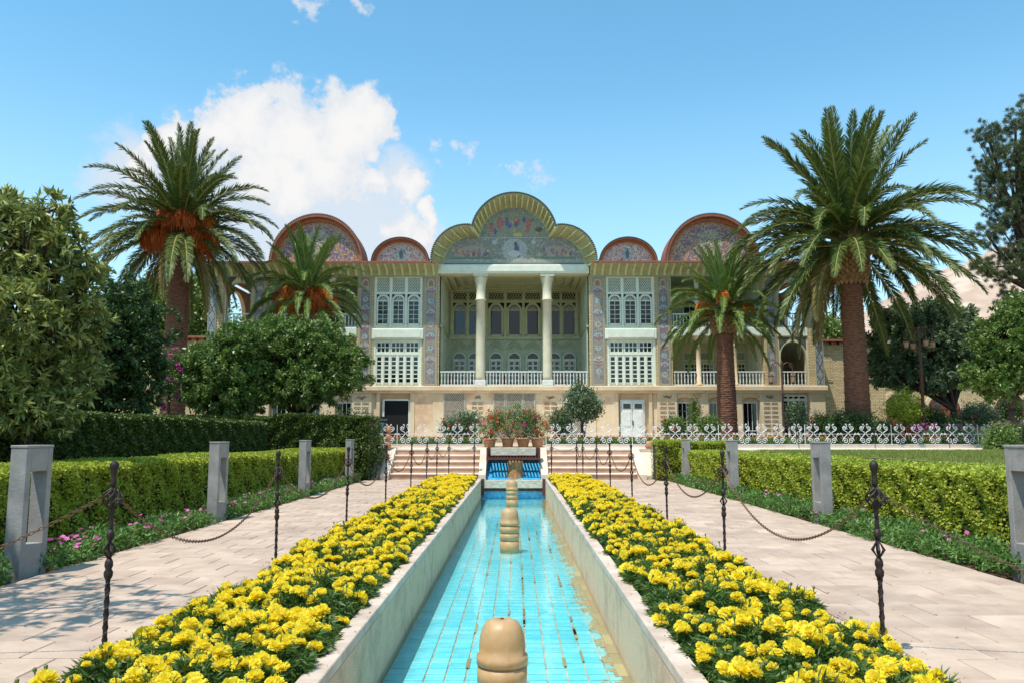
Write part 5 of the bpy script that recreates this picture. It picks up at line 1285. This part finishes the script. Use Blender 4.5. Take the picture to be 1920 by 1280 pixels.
for nm, pos in (('left', posL), ('right', posR)):
    for i, (x, y) in enumerate(pos):
        lb = f'{ordn[i]} black twisted iron chain post from the camera, in the row {nm} of the pool'
        t = thing('chain_post', lb, 'post', (x, y, 0), 'black wrought iron posts along the flower beds')
        for n_, me in PM: ob(n_, me, t, rot=(0, 0, random.uniform(-.3, .3)) if n_ != 'diamond' else (0, 0, .5))
        t.rotation_euler = (0, random.gauss(0, .006), random.uniform(0, 1))
        if i: chain((pos[i-1][0], pos[i-1][1], 1.05), (x, y, 1.05), (.52, .44, .5, .42, .4, .35, .3, .12, .2)[i-1], f'rusty chain sagging between the {ordn[i-1]} and {ordn[i]} iron posts {nm} of the pool', i < 3)
chain((posL[0][0], posL[0][1], 1.05), (-4.55, 5.2, .32), .10, 'rusty chain running left from nearest left post out of the picture')
chain((posR[0][0], posR[0][1], 1.05), (4.3, 5.25, .22), .12, 'rusty chain running down right from the nearest right post')
# short stakes in front of the right fence
for i, (u, v0, v1) in enumerate(((1498, 835, 800), (1641, 838, 800), (1781, 838, 785), (1903, 850, 770))):
    q = P(u, v0, 29.5); t = ob('stake', MB().tube([(q.x, 29.5, T-.02), (q.x, 29.5, P(u, v1, 29.5).z)], .014, 6).mesh('stake', M_iron), label=f'thin black iron stake standing before the white fence, {("leftmost", "second from left", "third from left", "rightmost")[i]} of four', cat='stake', group='thin stakes before the fence')
# ================================================================== FOUNTAINS
fprof = [(.172, 0), (.172, .20), (.150, .205), (.150, .215), (.172, .22), (.172, .33), (.150, .335), (.148, .345), (.172, .35), (.172, .455), (.150, .46), (.150, .47), (.176, .475), (.178, .53), (.160, .54), (.160, .60), (.153, .66), (.138, .71), (.112, .75), (.07, .768), (.024, .772), (.022, .765), (.018, .76)]
for lb, u, d in (('nearest clay fountain head in the pool, cut by the bottom of the picture', 942, 5.75), ('middle ribbed clay fountain head standing in the pool', 955.5, 14.4), ('farthest clay fountain head just before the lower plank', 960, 23.6)):
    x = P(u, 900, d).x; t = thing('fountain_head', lb, 'fountain', (x, d, FZ), 'clay fountain heads in the pool')
    ob('body', MB().lathe(fprof, seg=40).mesh('body', M_font, True), t); ob('nozzle', MB().lathe([(.012, .74), (.012, .775), (.004, .776)], seg=10).mesh('nozzle', M_rust), t)
mb = MB(); n = 20; q = [(.30, 0), (.27, .12), (.24, .25), (.23, .38), (.25, .5), (.27, .56), (.22, .60)]
vs = []
for i, (r, z) in enumerate(q):
    for k in range(n): a = 2*PI*k/n; rr = r*(1+.10*math.sin(3*a+z*4)+.05*math.sin(7*a)); vs.append((rr*math.cos(a), rr*.6*math.sin(a), z))
mb.add(vs, [(i*n+k, i*n+(k+1) % n, (i+1)*n+(k+1) % n, (i+1)*n+k) for i in range(len(q)-1) for k in range(n)]+[tuple((len(q)-1)*n+k for k in range(n))])
t = ob('stone_stump', mb.mesh('stone_stump', M_stump, True), None, (P(965, 880, 26.6).x, 26.75, -.0), label='brown carved stump standing in the blue tiled cascade', cat='stump')
# ================================================================== POTS
def flowers(t, base, blobs_, leafm, n, per, flist, seed, L=.06, W=.02):
    rng = np.random.default_rng(seed); V, Fq = crown(blobs_, n, per, L, W, rng, .16, .35, -.1); part('foliage', np_mesh('foliage', V, Fq, leafm), None, t)
    mb = MB()
    for (c_, r) in blobs_:
        mb.tube([base, ((base[0]+c_[0])/2+.03, (base[1]+c_[1])/2, (base[2]+c_[2])/2), c_], [.018, .014, .006], 5)
    part('stem', mb, M_bark, t)
    for nm, m, cnt, sz in flist:
        V, Fq = crown(blobs_, cnt, 16, sz, sz*.8, rng, sz*.5, .96, 0, True); part(nm, np_mesh(nm, V, Fq, m), None, t, kind='stuff')
pots = [(918, .30, 'leftmost terracotta pot, half hidden by orange flowers above the cascade', 'leftmost', M_rose), (952, .34, 'second terracotta pot from the left with yellow and red flowers', 'second', M_yel), (981, .32, 'third terracotta pot from the left with pink flowers', 'third', M_pink), (1008, .33, 'rightmost pale terracotta pot with orange flowers above the cascade', 'rightmost', M_rose)]
for i, (u, h_, lb, wn_, fm) in enumerate(pots):
    x = P(u, 830, 28.3).x; y = 28.35+.06*(i % 2); z0 = T+.0
    t = thing('flower_pot', lb, 'pot', (x, y, z0), 'terracotta pots above the cascade'); r = .24
    ob('body', MB().lathe([(r*.66, 0), (r*.92, h_), (r*.92, h_+.005)], seg=24).mesh('body', M_terra, True), t); ob('rim', MB().lathe([(r*.93, h_-.005), (r*1.08, h_-.004), (r*1.1, h_+.06), (r*.96, h_+.06), (r*.95, h_+.02)], seg=24).mesh('rim', M_terra, True), t)
    ob('soil', MB().lathe([(0.01, h_+.02), (r*.94, h_+.021)], seg=16).mesh('soil', M_soil), t)
    t = thing('potted_flowers', f'leafy plant with {("orange", "yellow and red", "magenta", "orange")[i]} flowers growing in the {wn_} terracotta pot', 'plant', (x, y, z0+h_))
    zt = z0+h_; sp = [((x, y, zt+.42), (.36, .3, .38)), ((x+(-.18 if i % 2 else .15), y, zt+.78), (.30, .25, .26))]
    if i == 1: sp.append(((x+.3, y, zt+.95), (.25, .2, .3)))
    flowers(t, (x, y, zt-.1), sp, M_vinca, 220, 12, [('blossoms', fm, 26, .06), ('orange_blossoms', M_rose, 22, .055), ('pink_blossoms', M_pink, 8, .05)], 60+i)
# small jars
def stackurn(lb, u, v0, v1, d, name='clay_finial'):
    q = P(u, v0, d); h_ = P(u, v1, d).z-q.z; z0 = q.z; t = thing(name, lb, 'finial', (q.x, d, z0)); 
    for k in range(3):
        ob('drum', MB().lathe([(.06, 0), (.10, h_*.08), (.085, h_*.26), (.055, h_*.32)], (0, 0, k*h_*.333), 14).mesh('drum', M_terra, True), t)
stackurn('stacked pinkish clay urn column at the left end of the terrace edge', 728, 841, 797, 27.75)
for lb, u, v0, v1, d in (('small clay urn on the terrace wall right of the right steps', 1217, 840, 826, 28.0), ):
    q = P(u, v0, d); h_ = P(u, v1, d).z-T; t = ob('clay_urn', MB().lathe([(.10, 0), (.14, h_*.35), (.11, h_*.75), (.075, h_), (.06, h_)], seg=16).mesh('clay_urn', M_terra, True), None, (q.x, d, T), label=lb, cat='urn')
# poster board
q0 = P(702, 780, 40.5); q1 = P(726, 834, 40.5)
t = thing('poster_board', 'small dark notice board with white script and a picture beside the dark doorway', 'sign', (q0.x/2+q1.x/2, 40.5, T)); zb, zt = P(702, 812, 40.5).z, P(702, 780, 40.5).z
part('board', MB().box(q0.x, q1.x, 40.5, 40.54, zb, zt), M_black, t); part('picture', MB().box(q0.x+.05, q1.x-.05, 40.49, 40.499, zb+.08, zt-.30), M_pic, t)
part('leg', MB().box(q0.x+.02, q0.x+.06, 40.5, 40.54, T, zb), M_black, t); part('leg', MB().box(q1.x-.06, q1.x-.02, 40.5, 40.54, T, zb), M_black, t)
mb = MB(); rs = random.Random(2)
for k in range(5): xx = q0.x+.08+k*.11; mb.tube([(xx, 40.49, zt-.16), (xx+.04, 40.49, zt-.2+rs.uniform(-.02, .02)), (xx+.08, 40.49, zt-.17), (xx+.11, 40.49, zt-.12+rs.uniform(-.02, .03))], .010, 4)
part('lettering', mb, M_white, t)
# ================================================================== FENCE
def spiral(cx, cz, r0, r1, a0, turns, n=26): return [((r0+(r1-r0)*i/(n-1))*math.cos(a0+turns*2*PI*i/(n-1))+cx, 0, (r0+(r1-r0)*i/(n-1))*math.sin(a0+turns*2*PI*i/(n-1))+cz) for i in range(n)]
def bez(a, b, c_, d_, n=9):
    a, b, c_, d_ = map(Vector, (a, b, c_, d_)); return [tuple(a*(1-t)**3+b*3*t*(1-t)**2+c_*3*t*t*(1-t)+d_*t**3) for t in np.linspace(0, 1, n)]
def scroll_mesh():
    mb = MB(); r = .013
    for s in (-1, 1):
        # lower heart spiral, waist, upper outward curl
        lo = spiral(s*.115, .165, .02, .115, PI/2 if s > 0 else PI/2, (-1.25 if s > 0 else 1.25)*1.0, 28)
        lo = [(x, 0, z) for x, _, z in spiral(.115, .165, .018, .112, 0.0, -1.5+0.0, 28)]   # ends at angle -540deg = left side
        lo = [(x, 0, z) for x, _, z in spiral(.112, .165, .018, .110, PI, -1.5, 28)]          # ends on right side going up
        mid = bez(lo[-1], (.235, 0, .30), (.06, 0, .40), (.055, 0, .50))+bez((.055, 0, .50), (.05, 0, .60), (.13, 0, .62), (.17, 0, .68))[1:]
        mid2 = bez(lo[-1], (.222, 0, .30), (.02, 0, .36), (.03, 0, .47))+bez((.03, 0, .47), (.04, 0, .56), (.225, 0, .54), (.21, 0, .68))[1:]
        up = [(x, 0, z) for x, _, z in spiral(.15, .70, .06, .012, 0, 1.5, 20)]
        up2 = [(x, 0, z) for x, _, z in spiral(.135, .66, .075, .02, 0.25, 1.25, 18)]
        top = bez((.09, 0, .64), (.04, 0, .72), (.03, 0, .78), (.06, 0, .81))+[(x, 0, z) for x, _, z in spiral(.085, .80, .03, .008, PI, -1.3, 14)]
        for c_ in (lo+mid2[1:]+up2, top): mb.tube([(s*x, y, z) for x, y, z in c_], r if c_ is not top else .010, 5)
        mb.tube([(s*x, y, z) for x, y, z in spiral(.285, .43, .045, .012, PI, -1.4, 14)], .009, 4)
        mb.tube([(s*.24, 0, .43), (s*.22, 0, .36), (s*.19, 0, .30)], .009, 4)
    mb.lathe([(.012, -.012), (.018, 0), (.012, .012)], (0, 0, .47), 8)
    mb.lathe([(.012, 0), (.022, .02), (.012, .045)], (0, 0, .05), 8)
    return mb.mesh('scroll', M_fence)
SM = scroll_mesh(); pitch = .678
def fence(label, x0, n, dirx):
    t = thing('scroll_fence', label, 'fence', (x0, YF, T+.09), 'white scrollwork fences round the palace garden')
    for k in range(n): ob('scroll', SM, t, (dirx*(k+.5)*pitch, random.uniform(-.004, .004), 0), (0, random.gauss(0, .012), random.gauss(0, .03)), (1, 1, random.uniform(.985, 1.01)))
    L = n*pitch*dirx
    for z, r in ((.03, .012), (.43, .006)): ob('rail', MB().tube([(0, 0, z), (L, 0, z)], r, 5).mesh('rail', M_fence), t)
    for k in range(0, n+1, 5): ob('post', MB().tube([(k*pitch*dirx, 0, -.02), (k*pitch*dirx, 0, .80)], .013, 6).mesh('post', M_fence), t)
fence('white scrollwork iron fence right of the flower pots running to the right edge', P(1024, 830, YF).x, 26, 1)
fence('white scrollwork iron fence left of the flower pots ending behind the tall hedge', P(906, 830, YF).x, 12, -1)
# bedding behind the fence
mb = MB(); mb.box(-19, -1.1, YF+.5, 36, T-.02, T+.10).box(1.1, 19, YF+.5, 36, T-.02, T+.10); struct('flower_bed', mb, M_soil)
def bedding(nm, m, n, L, W, zr_, lb, seed):
    rng = np.random.default_rng(seed); x = np.where(rng.random(n) < .35, rng.uniform(-11, -1.2, n), rng.uniform(1.2, 18.5, n)); y = YF+.55+2.2*rng.random(n)**1.5
    V, Fq = leaves(np.stack([x, y, T+.1+rng.uniform(*zr_, n)], 1), rng.normal(size=(n, 3))+np.array([0, 0, .4]), L, W, rng); ob(nm, np_mesh(nm, V, Fq, m), kind='stuff', label=lb)
bedding('bedding_foliage', M_vinca, 42000, .09, .035, (0, .26), 'low green bedding foliage behind the white fence', 1)
bedding('bedding_blooms', M_rose, 2600, .07, .06, (.18, .32), 'scattered small orange and red blooms in the bed behind the white fence', 2)
mb = MB()
for x0, x1 in ((-14, -1.2), (1.2, 9.8)): mb.box(x0, x1, 36.1, 36.3, T, T+.34)
struct('low_wall', mb, M_cheek)
# rose and other bushes
def bush(name, lb, u, v, d, ru, rv, m, n, flist=(), seed=1, more=(), L=.09, W=.045, cat='bush'):
    b = [blob(u, v, d, ru, rv)]+[blob(*q) for q in more]; q = P(u, v, d); base = (q.x, d, T)
    t = thing(name, lb, cat, base); rng = np.random.default_rng(seed); V, Fq = crown(b, n, 14, L, W, rng, .2, .3, 0); part('foliage', np_mesh('foliage', V, Fq, m), None, t)
    mb = MB(); rs = random.Random(seed)
    for (c_, r) in b:
        for k in range(3): mb.tube([(base[0]+rs.uniform(-.1, .1), d, T-.02), ((base[0]+c_[0])/2, d, (T+c_[2])/2), (c_[0]+rs.uniform(-.5, .5)*r[0], c_[1], c_[2]+rs.uniform(0, .5)*r[2])], [.03, .02, .008], 5)
    part('stem', mb, M_bark, t)
    for nm, mm, cnt, sz in flist: V, Fq = crown(b, cnt, 16, sz, sz*.8, rng, sz*.5, .97, 0, True); part(nm, np_mesh(nm, V, Fq, mm), None, t, kind='stuff')
bush('rose_bush', 'spreading bush left of the pots with white and orange roses', 868, 805, 33.5, 30, 24, M_grey, 500, [('white_roses', M_wrose, 26, .07), ('orange_roses', M_rose, 14, .08)], 1, [(845, 800, 33.5, 18, 16), (880, 785, 33.5, 18, 14)])
bush('standard_tree', 'small round topped standard rose tree with white blossoms', 1092, 757, 33, 31, 27, M_grey, 700, [('white_blossoms', M_wrose, 34, .07)], 2, [(1085, 735, 33, 14, 12), (1104, 765, 33, 20, 16)], .11, .05, 'tree')
bush('rose_bush', 'bush right of the pots half hiding the stone screen', 1050, 790, 33.5, 18, 24, M_grey, 260, [('orange_roses', M_rose, 5, .07)], 3)
bush('rose_bush', 'rose bush with peach blooms before the first palace window right of the inscription', 1262, 800, 34, 20, 18, M_citrus, 240, [('peach_roses', M_rose, 6, .10), ('white_roses', M_wrose, 3, .08)], 4)
bush('climbing_plant', 'slim green climber on the pier between two ground floor windows', 1303, 780, 40, 6, 34, M_citrus, 160, (), 5)
bush('rose_bush', 'rose bush with pale blooms left of the short right palm trunk', 1330, 800, 34.5, 22, 18, M_citrus, 260, [('peach_roses', M_rose, 5, .09), ('white_roses', M_wrose, 4, .08)], 6)
bush('shrub', 'blue green shrub before the white door at the right palace end', 1493, 780, 34, 18, 24, M_grey, 320, (), 7)
bush('shrub', 'bush with orange flowers near the corner of the brick wall', 1540, 800, 34, 20, 20, M_citrus, 260, [('orange_roses', M_rose, 12, .09)], 8)
bush('shrub', 'dark ivy like shrub at the foot of the tall right palm', 1600, 800, 33.2, 45, 30, M_darkl, 800, (), 9, [(1650, 810, 33, 40, 20), (1570, 800, 33.2, 20, 20)])
bush('shrub', 'yellow green loose shrub below the grey green tree', 1695, 765, 34, 34, 30, M_hedl, 420, (), 10, [(1725, 780, 34, 16, 22)])
bush('shrub', 'very dark shrub around the foot of the tall lamp', 1735, 790, 34.5, 36, 30, M_darkl, 600, (), 11, [(1770, 800, 34.5, 30, 24)])
bush('shrub', 'grey green rose shrub by the arcade wall left of the far right door', 1835, 785, 35, 36, 26, M_grey, 520, [('pink_roses', M_pink, 10, .08)], 12)
bush('shrub', 'small upright shrub between the fence end and the nearest right pylon', 1880, 825, 26.5, 24, 30, M_citrus, 420, (), 13, [(1868, 840, 26.5, 18, 22)])
for i, (u, sd) in enumerate(((1882, 14), (1905, 15))): bush('conifer', ('narrow young conifer left of its twin before the red door', 'narrow young conifer right of its twin before the red door')[i], u, 772, 36, 7, 20, M_darkl, 150, (), sd)
ob('salvia_bed', np_mesh('salvia_bed', *crown([blob(1905, 810, 33, 45, 16), blob(1790, 815, 33, 60, 10)], 900, 14, .1, .035, np.random.default_rng(9), .25, .2), M_grey), kind='stuff', label='grey green low planting behind the fence end on the right')
ob('pink_bedding', np_mesh('pink_bedding', *crown([blob(1905, 795, 33, 40, 6), blob(1760, 800, 33, 60, 5)], 60, 14, .07, .055, np.random.default_rng(9), .1, .5), M_pink), kind='stuff', label='pink blooms over the low planting on the right')
bush('crape_myrtle', 'pink flowering crape myrtle beside the tall left palm trunk', 318, 710, 26, 22, 40, M_citrus, 200, [('pink_blossoms', M_pink2 if 'M_pink2' in globals() else M_pink, 70, .09)], 16, [(280, 755, 26, 26, 14), (325, 670, 26, 12, 16)])
# ================================================================== LAMPS
def lamp(lb, u, d, v0, big):
    q = P(u, 800, d); z1 = P(u, v0, d).z; H = z1-T; t = thing('lamp_post', lb, 'street lamp', (q.x, d, T)); r = .07 if big else .05
    m = MATS['lamp_iron'] if 'lamp_iron' in MATS else mat('lamp_iron', S(84, 48, 36), .6, S(60, 36, 30), 12, .2, 40)
    ob('pole', MB().lathe([(r*2.2, 0), (r*2.2, .25), (r*1.3, .35), (r, .6), (r*.9, H*.6), (r*1.4, H*.61), (r*.9, H*.63), (r*.8, H-.15), (r*1.3, H-.1), (r*.3, H)], seg=12).mesh('pole', m, True), t)
    for k, a in enumerate((0, PI) if not big else (0, PI/2, PI, 3*PI/2)):
        mb = MB(); R_ = .42 if not big else .5; pts = [(0, 0, H-.45)]+[(R_*.55*(1-math.cos(t_))*1.0, 0, H-.45+.38*math.sin(t_)) for t_ in np.linspace(.3, PI, 10)]
        mb.tube([(x*math.cos(a), x*math.sin(a), z) for x, y, z in pts], .022, 5); mb.tube([((R_*1.0+.09*math.cos(t_))*math.cos(a), (R_+.09*math.cos(t_))*math.sin(a), H-.2+.09*math.sin(t_)) for t_ in np.linspace(0, 5.2, 12)], .014, 4)
        ob('arm', mb.mesh('arm', m), t)
        ln = ob('lantern', MB().lathe([(.03, .0), (.08, .03), (.12, .26), (.03, .36), (.015, .42)], (R_*1.1*math.cos(a), R_*1.1*math.sin(a), H-.92), 8).mesh('lantern', MATS['lamp_glass'] if 'lamp_glass' in MATS else mat('lamp_glass', S(150, 120, 90), .3)), t)
        ob('cage', MB().lathe([(.05, -.06), (.085, .0), (.085, .03), (.05, .035)], (R_*1.1*math.cos(a), R_*1.1*math.sin(a), H-.92), 8).lathe([(.125, .25), (.13, .28), (.03, .38)], (R_*1.1*math.cos(a), R_*1.1*math.sin(a), H-.92), 8).mesh('cage', m), ln)
lamp('tall rust brown lamp post with lanterns before the grey green tree', 1733, 33.5, 612, True)
lamp('short ornate lamp post with two lanterns before the right arch bay', 1470, 33.5, 676, False)

# ================================================================== LITTER
rng = np.random.default_rng(77); n = 700
sd = np.where(rng.random(n) < .5, -1, 1); near = rng.random(n) < .7
x = XC+sd*np.where(near, rng.uniform(2.38, 2.75, n), rng.uniform(2.4, 4.85, n)); y = 4.2+20*rng.random(n)**1.6
V, Fq = leaves(np.stack([x, y, np.full(n, .006)], 1), np.stack([rng.normal(size=n), rng.normal(size=n), np.zeros(n)], 1), rng.uniform(.012, .035, n), .010, rng, .05)
M_litter = leafmat('fallen_bits', S(150, 124, 70), S(112, 84, 54), S(206, 180, 60), S(96, 100, 50))
ob('fallen_leaves', np_mesh('fallen_leaves', V, Fq, M_litter), kind='stuff', label='tiny dry leaves and petals fallen on the paving beside the marigold beds')
n = 260; sd = np.where(rng.random(n) < .5, -1, 1); x = XC+sd*rng.uniform(HW+.01, KO-.005, n); y = 4.2+21*rng.random(n)
V, Fq = leaves(np.stack([x, y, np.full(n, .024)], 1), np.stack([rng.normal(size=n), rng.normal(size=n), np.zeros(n)], 1), rng.uniform(.010, .03, n), .009, rng, .05)
ob('fallen_petals', np_mesh('fallen_petals', V, Fq, M_litter), kind='stuff', label='small fallen petals and leaves on the stone coping of the pool')
